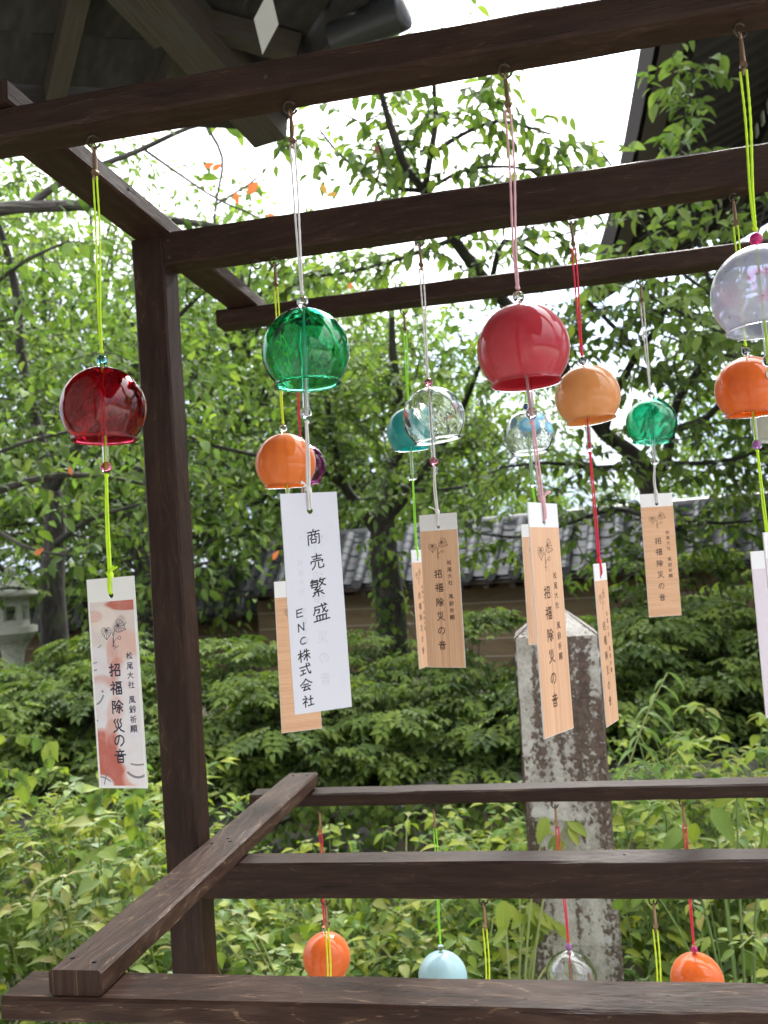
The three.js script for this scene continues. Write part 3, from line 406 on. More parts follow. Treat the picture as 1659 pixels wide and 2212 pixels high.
const rockTex = texture(512, 512, (u, v) => { const a = ring(u, v, 2, 2, 61, 5), b = ring(u, v, 6, 6, 64, 4), m = ring(u, v, 1.3, 1.3, 67, 5); return mix3(mix3([0.035, 0.031, 0.028], [0.12, 0.11, 0.10], clamp(0.45 + a * 1.4 + b * 0.8)), [0.045, 0.065, 0.02], sstep(m + b * 0.3, 0.0, 0.22) * 0.85); });
const rockMat = std(1, 1, 1, 0.9, { map: rockTex, bumpMap: rockTex, bumpScale: 0.03 });
{
  const bank = thing('stone_bank', plan(0.4, 4.95, -0.45), 'low dark mossy stone bank retaining the far side of the ditch', 'stone bank'), r = rngOf(77);
  const variants = [0, 1, 2, 3, 4, 5].map((k) => { const g = new THREE.IcosahedronGeometry(0.5, 4), p = g.attributes.position, uv = []; for (let i = 0; i < p.count; i++) { const v = V(p.getX(i), p.getY(i), p.getZ(i)), n = 1 + 0.34 * N3.noise(v.x * 2.3 + k * 9, v.y * 2.3, v.z * 2.3) + 0.13 * N3.noise(v.x * 6 + k * 9, v.y * 6, v.z * 6) + 0.07 * N3.noise(v.x * 15 + k * 9, v.y * 15, v.z * 15); v.multiplyScalar(n); v.y = clamp(v.y, -0.40, 0.40); p.setXYZ(i, v.x, v.y, v.z); uv.push(v.x * 0.9 + v.z * 0.5 + k * 0.31, v.y * 0.9 + v.z * 0.4); } g.setAttribute('uv', new THREE.Float32BufferAttribute(uv, 2)); return toCreasedNormals(g, 0.9); });
  for (let row = 0; row < 4; row++) { let x = -3.4 + r() * 0.3; while (x < 3.4) { const w = 0.16 + r() * 0.24, h = 0.15 + r() * 0.07; const s = part(bank, 'stone', variants[(r() * 6) | 0], rockMat); s.position.copy(plan(x + w / 2, (r() - 0.5) * 0.08 + row * 0.05, 0.08 + row * 0.185)); s.scale.set(w * 1.12, h * 1.15, 0.32); s.rotation.set((r() - 0.5) * 0.3, 10.8 * D2R + (r() - 0.5) * 0.5, (r() - 0.5) * 0.25); x += w; } }
}
{ // boundary post of weathered granite, streaked dark where water runs
  const map = texture(512, 1024, (u, v) => {
    const x = u * 0.6, y = v * 1.37, g = fbm(x * 130, y * 130, 1.5, 2), b = fbm(x * 16, y * 12, 4.4, 5), str = fbm(x * 8.5, y * 1.5, 7.7, 4), sp = fbm(x * 60, y * 50, 2.1, 3);
    let c = mix3([0.28, 0.258, 0.222], [0.54, 0.515, 0.468], clamp(0.6 + b * 1.3 + g * 0.9));
    const dark = sstep(str * 1.7 + b * 0.35 + sp * 0.9 + g * 0.7 + fbm(x * 30, y * 4, 3.3, 3) * 0.9, -0.02, 0.36);
    c = mix3(c, mix3([0.050, 0.030, 0.022], [0.125, 0.082, 0.062], clamp(0.5 + sp * 2)), dark * 0.96);
    return mix3(c, [0.56, 0.55, 0.52], sstep(fbm(x * 22, y * 20, 9.3, 4), 0.26, 0.36) * 0.8);
  });
  const w = 0.118, H = 1.262, apex = 1.338, n = [[-w, -w], [w, -w], [w, w], [-w, w]], pos = [], uv = [], idx = [];
  const quad = (a, b, c, d, u0, v0, u1, v1) => { const o = pos.length / 3; for (const p of [a, b, c, d]) pos.push(...p); uv.push(u0, v0, u1, v0, u1, v1, u0, v1); idx.push(o, o + 1, o + 2, o, o + 2, o + 3); };
  const e = 0.006;
  for (let k = 0; k < 4; k++) {
    const a = n[k], b = n[(k + 1) % 4], L = Math.hypot(a[0] - b[0], a[1] - b[1]), ux = (b[0] - a[0]) / L * e, uz = (b[1] - a[1]) / L * e, sg = 1.02;
    for (let j = 0; j < 8; j++) quad([a[0] * sg + ux, -0.1 + (H + 0.1) * j / 8, a[1] * sg + uz], [b[0] * sg - ux, -0.1 + (H + 0.1) * j / 8, b[1] * sg - uz], [b[0] - ux, -0.1 + (H + 0.1) * (j + 1) / 8, b[1] - uz], [a[0] + ux, -0.1 + (H + 0.1) * (j + 1) / 8, a[1] + uz], k * 0.27, j / 8, k * 0.27 + 0.42, (j + 1) / 8);
    const c = n[(k + 2) % 4], vx = (c[0] - b[0]) / L * e, vz = (c[1] - b[1]) / L * e; quad([b[0] * 1.02 - ux, -0.1, b[1] * 1.02 - uz], [b[0] * 1.02 + vx, -0.1, b[1] * 1.02 + vz], [b[0] + vx, H, b[1] + vz], [b[0] - ux, H, b[1] - uz], 0.1, 0, 0.12, 1);
    const q = 0.28; quad([a[0] + ux, H, a[1] + uz], [b[0] - ux, H, b[1] - uz], [b[0] * q, apex - 0.008, b[1] * q], [a[0] * q, apex - 0.008, a[1] * q], k * 0.3, 0.2, k * 0.3 + 0.4, 0.32);
  }
  quad([n[0][0] * 0.28, apex - 0.008, n[0][1] * 0.28], [n[1][0] * 0.28, apex - 0.008, n[1][1] * 0.28], [n[2][0] * 0.28, apex - 0.001, n[2][1] * 0.28], [n[3][0] * 0.28, apex - 0.001, n[3][1] * 0.28], 0, 0, 0.1, 0.1);
  const g = new THREE.BufferGeometry(); g.setAttribute('position', new THREE.Float32BufferAttribute(pos, 3)); g.setAttribute('uv', new THREE.Float32BufferAttribute(uv, 2)); g.setIndex(idx.map((_, i) => idx[i - (i % 3) + [0, 2, 1][i % 3]])); g.computeVertexNormals();
  const foot = at(1215, 1700, 2.62).setY(0), t = thing('stone_post', foot, 'weathered granite boundary post with pointed top and dark water stains among the weeds', 'stone post');
  const m = part(t, 'shaft', g, std(1, 1, 1, 0.88, { map, bumpMap: map, bumpScale: 0.004, side: THREE.DoubleSide })); m.rotation.set(0, 0.02, -0.012);
}
{ // stone lantern
  const c = at(26, 1354, 6.6), t = thing('stone_lantern', V(c.x, 0.40, c.z), 'pale granite garden lantern standing under the trees', 'lantern'), y = (v) => v - 0.2;
  const m = std(0.24, 0.245, 0.21, 0.9, { map: texture(256, 256, (u, v) => { const a = ring(u, v, 4, 4, 91, 5); return mix3([0.55, 0.56, 0.5], [1, 1, 1], clamp(0.6 + a * 1.5)); }) });
  const hex = (r0, r1, h) => new THREE.CylinderGeometry(r1, r0, h, 6, 1);
  part(t, 'base', hex(0.24, 0.2, 0.12), m).position.y = y(0.26);
  part(t, 'shaft', new THREE.LatheGeometry([[0.14, 0], [0.135, 0.06], [0.10, 0.16], [0.075, 0.32], [0.07, 0.46], [0.085, 0.55], [0.12, 0.6]].map((p) => new THREE.Vector2(...p)), 16), m).position.y = y(0.32);
  part(t, 'platform', hex(0.12, 0.175, 0.07), m).position.y = y(0.955); part(t, 'platform_slab', hex(0.178, 0.178, 0.05), m).position.y = y(1.015);
  const fb = part(t, 'firebox', mergeGeometries([hex(0.125, 0.125, 0.045).translate(0, -0.078, 0), hex(0.125, 0.125, 0.055).translate(0, 0.075, 0)]), m); fb.position.y = y(1.14);   // open between its six corner posts
  for (let k = 0; k < 6; k++) { const a = k / 6 * Math.PI * 2, w = part(fb, 'corner_post', box(0.034, 0.11, 0.034), m); w.position.set(Math.sin(a) * 0.106, -0.002, Math.cos(a) * 0.106); w.rotation.y = a; }
  part(t, 'roof', new THREE.LatheGeometry([[0.11, 0], [0.19, 0.01], [0.195, 0.045], [0.13, 0.08], [0.06, 0.13], [0.04, 0.155]].map((p) => new THREE.Vector2(...p)), 6), m).position.y = y(1.24);
  part(t, 'finial', new THREE.SphereGeometry(0.042, 14, 10).scale(1, 1.25, 1), m).position.y = y(1.43);
}

// ---------------------------------------------------------------- tiled plaster walls behind the trees
const tileTones = [[0.022, 0.023, 0.025], [0.032, 0.033, 0.036], [0.045, 0.046, 0.05], [0.075, 0.077, 0.08], [0.14, 0.14, 0.145]].map((c) => std(...c, 0.38));
const plasterMap = texture(512, 256, (u, v) => { const a = ring(u, v, 2, 2, 101, 5), b = ring(u, v, 8, 6, 104, 4); return mix3([0.11, 0.075, 0.040], [0.165, 0.118, 0.066], clamp(0.5 + a * 1.3 + b * 0.6)); });
const plaster = std(1, 1, 1, 0.92, { map: plasterMap }), limeLine = std(0.30, 0.26, 0.19, 0.9), eaveWood = std(0.035, 0.026, 0.02, 0.8);
function tiledWall(label, from, to, eaveY, ridgeY, footY, budget) {
  const dir = to.clone().sub(from), len = dir.length(), t = thing('tiled_wall', V(from.x, 0, from.z), label, 'wall'); t.rotation.y = Math.atan2(-dir.z, dir.x); // local x runs along the wall, local z towards us
  part(t, 'plaster', box(len, eaveY - footY + 0.05, 0.42, len / 2, (eaveY + footY) / 2 + 0.02, 0), plaster);
  for (let k = 0; k < 4; k++) part(t, 'white_line', box(len, 0.012, 0.006, len / 2, eaveY - 0.20 - k * 0.2, 0.212), limeLine);
  part(t, 'eave_board', box(len, 0.05, 1.0, len / 2, eaveY + 0.045, 0), eaveWood);
  for (let x = 0.15; x < len; x += 0.3) part(t, 'rafter', box(0.06, 0.05, 0.96, x, eaveY - 0.006, 0), eaveWood);
  part(t, 'roof_bed', new THREE.ExtrudeGeometry(new THREE.Shape([[-0.52, 0], [0.52, 0], [0.1, ridgeY - eaveY - 0.16], [-0.1, ridgeY - eaveY - 0.16]].map((p) => new THREE.Vector2(...p))), { depth: len, bevelEnabled: false }).rotateY(Math.PI / 2).translate(0, eaveY + 0.07, 0), tileTones[0]);
  const rise = ridgeY - eaveY - 0.15, run = 0.44, slope = Math.hypot(rise, run), ang = Math.atan2(rise, run), rows = 7, step = slope / rows, pitch = 0.27;
  const pan = new THREE.CylinderGeometry(0.135, 0.135, step * 1.12, 6, 1, true, -0.75, 1.5).rotateX(0).scale(1, 1, 0.55), cap = new THREE.CylinderGeometry(0.062, 0.066, step * 1.1, 8, 1, true, -1.6, 3.2), endCap = new THREE.CylinderGeometry(0.068, 0.068, 0.03, 14).rotateX(Math.PI / 2);
  const r = rngOf(len * 100 | 0), rest = { pan: [], cap: [] }; let used = 0; const cols = [];
  for (let x = pitch / 2; x < len; x += pitch) cols.push(x);
  const q = new THREE.Quaternion(), e = new THREE.Euler(), mtx = (x, y, z, rx, sy) => new THREE.Matrix4().compose(V(x, y, z), q.setFromEuler(e.set(rx, 0, 0)), V(1, 1, sy));
  const order = cols.slice().sort((a, b) => b - a);
  order.forEach((x, ci) => {
    for (let k = 0; k < rows; k++) for (const kind of ['pan', 'cap']) {
      const s = (k + 0.5) * step, y = eaveY + 0.105 + Math.sin(ang) * s + (kind === 'pan' ? 0.055 - 0.008 * (k % 2) : 0.012), z = 0.56 - Math.cos(ang) * s + (kind === 'pan' ? 0.09 : 0), px = kind === 'pan' ? x : x + pitch / 2;
      const tone = kind === 'pan' ? (r() * 2.6) | 0 : 2 + ((r() * 2.5) | 0), rx = -(Math.PI / 2 - ang) + (kind === 'pan' ? -0.10 : -0.05);
      if (budget && used < budget) { const m = part(t, kind === 'pan' ? 'pan_tile' : 'cover_tile', kind === 'pan' ? pan : cap, tileTones[tone]); m.applyMatrix4(mtx(px, y, kind === 'pan' ? z - 0.08 : z, rx, kind === 'pan' ? -1 : 1)); m.material.side = THREE.DoubleSide; used++; } else rest[kind].push(mtx(px, y, kind === 'pan' ? z - 0.08 : z, rx, kind === 'pan' ? -1 : 1));
    }
    if (ci < 45) part(t, 'eave_tile_end', endCap, tileTones[1]).position.set(x + pitch / 2, eaveY + 0.12, 0.58);
  });
  for (const kind of ['pan', 'cap']) if (rest[kind].length) { const im = new THREE.InstancedMesh(kind === 'pan' ? pan : cap, tileTones[kind === 'pan' ? 1 : 3], rest[kind].length); rest[kind].forEach((m, i) => im.setMatrixAt(i, m)); im.name = kind === 'pan' ? 'pan_tiles' : 'cover_tiles'; im.userData.kind = 'stuff'; im.castShadow = im.receiveShadow = true; t.add(im); }
  for (const [h, w] of [[0.0, 0.26], [0.055, 0.22]]) part(t, 'ridge_course', box(len, 0.045, w, len / 2, ridgeY - 0.12 + h, 0), tileTones[2]);
  part(t, 'ridge_cap', new THREE.CylinderGeometry(0.075, 0.075, len, 10, 1).rotateZ(Math.PI / 2).translate(len / 2, ridgeY - 0.03, 0), tileTones[1]);
  return t;
}
{
  const a = plan(-1.6, 11.6), b = plan(6.2, 8.0);
  tiledWall('ochre plaster wall with white lines and a grey tiled roof behind the granite post', a, b, 1.19, 1.92, -0.1, 290);
  tiledWall('lower tiled plaster wall running behind the stone lantern', plan(-9, 12.4), plan(-1.2, 12.4), 0.90, 1.60, -0.1, 0);
}

// ---------------------------------------------------------------- shrine roofs
const oldWood = (() => { const map = texture(512, 256, (u, v) => { const f = ring(u, v, 1.5, 24, 121, 3), p = ring(u, v, 1.2, 1.2, 124, 4); return mix3(mix3([0.035, 0.028, 0.019], [0.080, 0.064, 0.044], clamp(0.5 + f * 1.6)), [0.055, 0.055, 0.05], sstep(p, 0, 0.3) * 0.6); }); return std(1, 1, 1, 0.85, { map }); })();
const darkWood = (() => { const map = texture(512, 256, (u, v) => { const f = ring(u, v, 1.5, 24, 131, 3); return mix3([0.022, 0.019, 0.017], [0.05, 0.044, 0.039], clamp(0.5 + f * 1.6)); }); return std(1, 1, 1, 0.85, { map }); })();
const whitePlaster = std(0.72, 0.71, 0.67, 0.9), whitePaint = std(0.62, 0.62, 0.60, 0.8), paleBoard = std(0.20, 0.17, 0.14, 0.85);
const uvBox = (w, h, d) => { const g = new THREE.BoxGeometry(w, h, d), uv = g.attributes.uv; for (let i = 0; i < uv.count; i++) uv.setXY(i, uv.getX(i) * Math.max(w, d) * 0.8, uv.getY(i) * 0.35 + w); return g; };
function strut(parent, name, a, b, w, h, mat) { // a squared timber from a to b
  const d = b.clone().sub(a), L = d.length(), m = part(parent, name, uvBox(L, h, w), mat); m.position.copy(a).add(b).multiplyScalar(0.5);
  const x = d.normalize(), z = x.clone().cross(V(0, 1, 0)).normalize(), y = z.clone().cross(x); m.quaternion.setFromRotationMatrix(new THREE.Matrix4().makeBasis(x, y, z)); return m;
}
{ // corner of the roof we stand under: hip rafter, common rafters, boards, tiles along the eave
  const K = plan(-0.30, 3.02, 3.10), A = V(0, 0, 0).addScaledVector(RIGHT, 0.455).addScaledVector(AHEAD, -0.89), B = V(0, 0, 0).addScaledVector(RIGHT, -0.975).addScaledVector(AHEAD, -0.22), rise = V(0, 0.30, 0);
  const t = thing('hall_roof', V(K.x, 0, K.z), 'dark wooden eaves corner of a shrine roof with rafters and a round tile end overhead', 'roof'), o = V(0, K.y, 0);
  const P = (a, b) => o.clone().addScaledVector(A, a).addScaledVector(B, b).addScaledVector(rise, Math.min(a, b));   // a metres along one eave, b along the other, rising inwards
  strut(t, 'hip_rafter', P(-0.01, -0.01).add(V(0, -0.05, 0)), P(1.9, 1.9).add(V(0, -0.05, 0)), 0.13, 0.14, oldWood);
  for (let k = 1; k <= 7; k++) { const s = k * 0.34; strut(t, 'rafter', P(0.03, s + 0.03), P(s * 0.98, s * 0.98), 0.06, 0.07, oldWood); strut(t, 'rafter', P(s + 0.03, 0.03), P(s * 0.98, s * 0.98), 0.06, 0.07, oldWood); }
  for (let k = 8; k <= 20; k++) { const s = k * 0.34; strut(t, 'rafter', P(0.03, s), P(2.4, s), 0.06, 0.07, oldWood); strut(t, 'rafter', P(s, 0.03), P(s, 2.4), 0.06, 0.07, oldWood); }
  for (let k = 0; k < 12; k++) { const i0 = 0.01 + k * 0.2, i1 = i0 + 0.194; for (const side of [0, 1]) { // soffit boards run along the eaves
    const L = 7.2, pts = side ? [P(i0, i0), P(i0, L), P(i1, L), P(i1, i1)] : [P(i0, i0), P(i1, i1), P(L, i1), P(L, i0)], g = new THREE.BufferGeometry(), q = [], u = [];
    for (const h of [0.045, 0.062]) for (const p of pts) { q.push(p.x, p.y + h, p.z); u.push(p.x * 0.8 + p.z * 0.8, (p.x - p.z) * 0.2 + k * 0.3); }
    g.setAttribute('position', new THREE.Float32BufferAttribute(q, 3)); g.setAttribute('uv', new THREE.Float32BufferAttribute(u, 2)); g.setIndex([0, 1, 2, 0, 2, 3, 4, 6, 5, 4, 7, 6, 0, 4, 5, 0, 5, 1, 1, 5, 6, 1, 6, 2, 2, 6, 7, 2, 7, 3, 3, 7, 4, 3, 4, 0]); part(t, 'soffit_board', g.toNonIndexed(), darkWood).geometry.computeVertexNormals(); } }
  strut(t, 'fascia', P(-0.02, -0.03).add(V(0, 0.03, 0)), P(7.2, -0.03).add(V(0, 0.03, 0)), 0.05, 0.13, darkWood); strut(t, 'fascia', P(-0.03, 0.0).add(V(0, 0.03, 0)), P(-0.03, 7.2).add(V(0, 0.03, 0)), 0.05, 0.13, darkWood);
  for (let k = 0; k < 34; k++) { const d = part(t, 'eave_tile', new THREE.CylinderGeometry(0.065, 0.065, 0.5, 16), tileTones[1]), p = P(0.12 + k * 0.2, -0.03).add(V(0, 0.14, 0)), inn = B.clone().add(V(0, 0.28, 0)).normalize(); d.position.copy(p).addScaledVector(inn, 0.16); d.quaternion.setFromUnitVectors(V(0, 1, 0), inn); }
  for (let k = 0; k < 34; k++) { const d = part(t, 'eave_tile', new THREE.CylinderGeometry(0.065, 0.065, 0.5, 16), tileTones[1]), p = P(-0.03, 0.12 + k * 0.2).add(V(0, 0.14, 0)), inn = A.clone().add(V(0, 0.28, 0)).normalize(); d.position.copy(p).addScaledVector(inn, 0.16); d.quaternion.setFromUnitVectors(V(0, 1, 0), inn); }
  const pl = part(t, 'metal_plate', new THREE.CylinderGeometry(0.05, 0.05, 0.008, 4).rotateX(Math.PI / 2).scale(0.62, 1.5, 1), std(0.55, 0.56, 0.52, 0.5)); pl.position.copy(at(575, 47, 2.25)).sub(t.position); pl.lookAt(camera.position); pl.rotation.z += -0.2;
  // the hall's unseen walls behind and left of us, kept white to bounce light
  const wallFrom = (p, q) => { const a = p.clone().setY(0), b = q.clone().setY(0), d = b.clone().sub(a), L = d.length(), w = part(t, 'wall', uvBox(L, 3.5, 0.14), whitePlaster); w.position.copy(a).add(b).multiplyScalar(0.5).setY(1.75); w.rotation.y = Math.atan2(-d.z, d.x); for (let k = 0; k <= 3; k++) { const c = part(t, 'pillar', new THREE.CylinderGeometry(0.13, 0.13, 3.5, 16), darkWood); c.position.copy(a).addScaledVector(d, k / 3).setY(1.75); } };
  wallFrom(P(1.75, 1.75), P(7, 1.75)); wallFrom(P(1.75, 1.75), P(1.75, 7));
  { const d = part(t, 'corner_tile', new THREE.LatheGeometry([[0.001, 0.07], [0.036, 0.07], [0.040, 0.062], [0.050, 0.066], [0.052, 0.055], [0.052, -0.02], [0.046, -0.03], [0.046, -0.16]].map((p) => new THREE.Vector2(...p)), 24), tileTones[1]); d.position.copy(at(828, 40, 2.5)).sub(t.position); d.quaternion.setFromUnitVectors(V(0, 1, 0), RIGHT.clone().addScaledVector(AHEAD, -0.5).add(V(0, 0.05, 0)).normalize()); }
  strut(t, 'bracket', P(0.36, 0.42).add(V(0, -0.06, 0)), P(1.3, 1.36).add(V(0, -0.1, 0)), 0.10, 0.09, oldWood);
}
{ // the main hall's great eave on the right, running away from us and sweeping up and out at its far corner
  const c0 = at(1416, 90, 5.3), far = at(1279, 655, 10.4), y0 = c0.y, x0 = c0.x;
  const t = thing('main_hall', V(x0, 0, far.z), 'large dark shrine hall eave with close rafters beyond the frame', 'roof'), S = (v) => v.clone().sub(t.position);
  const edge = (z) => { const k = clamp((-(z) - 6.2) / (-(far.z) - 6.2)); return V(lerp(x0, far.x, k * k * k * 0.9 + 0.1 * k), lerp(y0, far.y, k * k * k * 0.9 + 0.1 * k), z); };
  const inward = (p, d) => V(p.x + d, p.y + d * 0.34 + 0.03 * d * d, p.z);
  const zs = []; for (let z = -3.8; z > far.z; z -= 0.5) zs.push(z); zs.push(far.z);
  const sheetGeo = (a, b, h0, h1) => { const q = [], id = []; zs.forEach((z) => { const e = edge(z); for (const [d, h] of [[a, h0], [b, h1]]) { const p = S(inward(e, d)); q.push(p.x, p.y + h, p.z); } }); for (let i = 0; i < zs.length - 1; i++) { const k = i * 2; id.push(k, k + 2, k + 1, k + 1, k + 2, k + 3); } const g = new THREE.BufferGeometry(); g.setAttribute('position', new THREE.Float32BufferAttribute(q, 3)); g.setAttribute('uv', new THREE.Float32BufferAttribute(q.flatMap((_, i) => (i % 3 ? [] : [q[i + 2] * 0.3, q[i]])), 2)); g.setIndex(id); g.computeVertexNormals(); return g; };
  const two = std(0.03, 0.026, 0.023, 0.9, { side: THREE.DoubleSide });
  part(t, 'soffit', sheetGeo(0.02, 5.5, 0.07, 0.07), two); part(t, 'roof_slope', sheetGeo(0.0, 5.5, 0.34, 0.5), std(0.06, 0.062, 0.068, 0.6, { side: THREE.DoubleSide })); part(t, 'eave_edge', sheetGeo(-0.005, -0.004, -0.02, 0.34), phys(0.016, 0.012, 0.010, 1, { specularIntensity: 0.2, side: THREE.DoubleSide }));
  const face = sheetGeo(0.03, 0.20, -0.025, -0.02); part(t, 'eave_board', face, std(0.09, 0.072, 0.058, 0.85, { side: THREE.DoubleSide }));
  for (let i = 0; i < 46; i++) { const z = -3.9 - i * 0.2; if (z < far.z + 0.1) break; const e = edge(z); strut(t, 'rafter', S(inward(e, 0.24)), S(inward(e, 2.6)), 0.085, 0.10, darkWood); const w = part(t, 'rafter_end', box(0.012, 0.09, 0.075), whitePaint); w.position.copy(S(inward(e, 1.1))).add(V(-0.06, -0.11, 0)); }
  strut(t, 'purlin', S(inward(edge(-3.9), 1.25)).add(V(0, -0.08, 0)), S(inward(edge(far.z + 0.6), 1.25)).add(V(0, -0.08, 0)), 0.14, 0.14, darkWood);
  for (let i = 0; i < 30; i++) { const z = -4.0 - i * 0.3; if (z < far.z + 0.1) break; const e = edge(z); strut(t, 'rafter', S(inward(e, 1.3)).add(V(0, -0.16, 0)), S(inward(e, 3.4)).add(V(0, -0.16, 0)), 0.09, 0.10, darkWood); }
  { const a = S(inward(edge(far.z), 0)), b = S(inward(edge(far.z), 5.5)); strut(t, 'end_board', a.clone().add(V(0, 0.16, 0)), b.clone().add(V(0, 0.16, 0)), 0.06, 0.36, darkWood); }
  part(t, 'wall', box(0.2, 5.2, 6), darkWood).position.copy(S(V(x0 + 3.2, 2.6, far.z + 3.4)));
}

// ---------------------------------------------------------------- foliage
function leafGeo(w, fold, curl, pts) { // along +y, 1 long; pts: half-widths down the blade
  const n = pts.length - 1, pos = [], idx = [], uv = [];
  pts.forEach((h, i) => { const t = i / n, z = -curl * t * t; pos.push(-h * w, t, z + fold * h * w * 2, 0, t, z, h * w, t, z + fold * h * w * 2); uv.push(0, t, 0.5, t, 1, t); });
  for (let i = 0; i < n; i++) { const a = i * 3, b = a + 3; if (pts[i] === 0) idx.push(a + 1, b + 1, b, a + 1, b + 2, b + 1); else if (pts[i + 1] === 0) idx.push(a, a + 1, b + 1, a + 1, a + 2, b + 1); else idx.push(a, a + 1, b, b, a + 1, b + 1, a + 1, a + 2, b + 1, b + 1, a + 2, b + 2); }
  const g = new THREE.BufferGeometry(); g.setAttribute('position', new THREE.Float32BufferAttribute(pos, 3)); g.setAttribute('uv', new THREE.Float32BufferAttribute(uv, 2)); g.setIndex(idx); g.computeVertexNormals(); return g;
}
const LEAF = {
  cherry: leafGeo(0.5, 0.22, 0.22, [0, 0.42, 0.5, 0.34, 0]), small: leafGeo(0.5, 0.2, 0.15, [0, 0.5, 0.36, 0]), weed: leafGeo(0.56, 0.18, 0.32, [0, 0.36, 0.5, 0.44, 0.22, 0]), long: leafGeo(0.38, 0.22, 0.35, [0, 0.36, 0.5, 0.46, 0.3, 0.12, 0]), heart: leafGeo(0.8, 0.16, 0.2, [0.16, 0.5, 0.44, 0.26, 0.1, 0]), ivy: leafGeo(0.8, 0.1, 0.12, [0, 0.5, 0.3, 0]),
};
{ // serrated blade, and a three-part leaf for bushes
  const pts = []; for (let i = 0; i <= 22; i++) { const t = i / 22, h = 0.5 * Math.pow(Math.sin(Math.PI * Math.pow(t, 0.72)), 0.8); pts.push(i === 0 || i === 22 ? 0 : h * (i % 2 ? 1 : 0.80)); } LEAF.serrate = leafGeo(0.52, 0.15, 0.25, pts);
  const s = LEAF.small.clone(), a = s.clone().scale(0.62, 0.62, 1).rotateZ(0.95), b = s.clone().scale(0.62, 0.62, 1).rotateZ(-0.95), c = s.clone().scale(0.7, 0.85, 1); LEAF.tri = mergeGeometries([a, b, c]);
  LEAF.spray = mergeGeometries([-1, 1].flatMap((m) => [0.15, 0.42, 0.7].map((t) => s.clone().scale(0.42, 0.42, 0.6).rotateZ(m * 0.9).translate(m * 0.02, t, -0.12 * t * t))).concat([s.clone().scale(0.42, 0.45, 0.6).translate(0, 0.8, -0.1)]));
}
const qx = new THREE.Matrix4(), bx = V(0, 0, 0), by = V(0, 0, 0), bz = V(0, 0, 0);
function leafMatrix(pos, dir, normal, s, sw = 1) { by.copy(dir).normalize(); bx.copy(by).cross(normal); if (bx.lengthSq() < 1e-6) bx.set(1, 0, 0); bx.normalize(); bz.copy(bx).cross(by); const m = new THREE.Matrix4().makeBasis(bx.clone().multiplyScalar(s * sw), by.clone().multiplyScalar(s), bz.clone().multiplyScalar(s)); return m.setPosition(pos); }
function instanced(parent, name, geo, mat, list, kind = 'stuff') { // list of [matrix, color]
  const im = new THREE.InstancedMesh(geo, mat, list.length), c = new THREE.Color(); list.forEach(([m, k], i) => { im.setMatrixAt(i, m); im.setColorAt(i, c.setRGB(...k)); });
  im.name = name; im.castShadow = im.receiveShadow = true; im.userData.kind = kind; parent.add(im); return im;
}
const rv = (r) => { const z = r() * 2 - 1, a = r() * Math.PI * 2, s = Math.sqrt(1 - z * z); return V(s * Math.cos(a), z, s * Math.sin(a)); };
const PAL = {
  cherry: [[0.082, 0.152, 0.017], [0.112, 0.200, 0.022], [0.150, 0.245, 0.027], [0.064, 0.120, 0.016], [0.195, 0.285, 0.034]],
  bush: [[0.080, 0.150, 0.016], [0.125, 0.215, 0.021], [0.220, 0.310, 0.030], [0.058, 0.112, 0.014], [0.165, 0.255, 0.026]],
  weed: [[0.260, 0.380, 0.030], [0.345, 0.455, 0.038], [0.200, 0.325, 0.034], [0.430, 0.490, 0.048], [0.140, 0.265, 0.036]],
};
const shade = (r, pal) => { const c = pal[(r() * pal.length) | 0], k = 0.85 + r() * 0.35; return [c[0] * k * (0.94 + r() * 0.12), c[1] * k, c[2] * k]; };
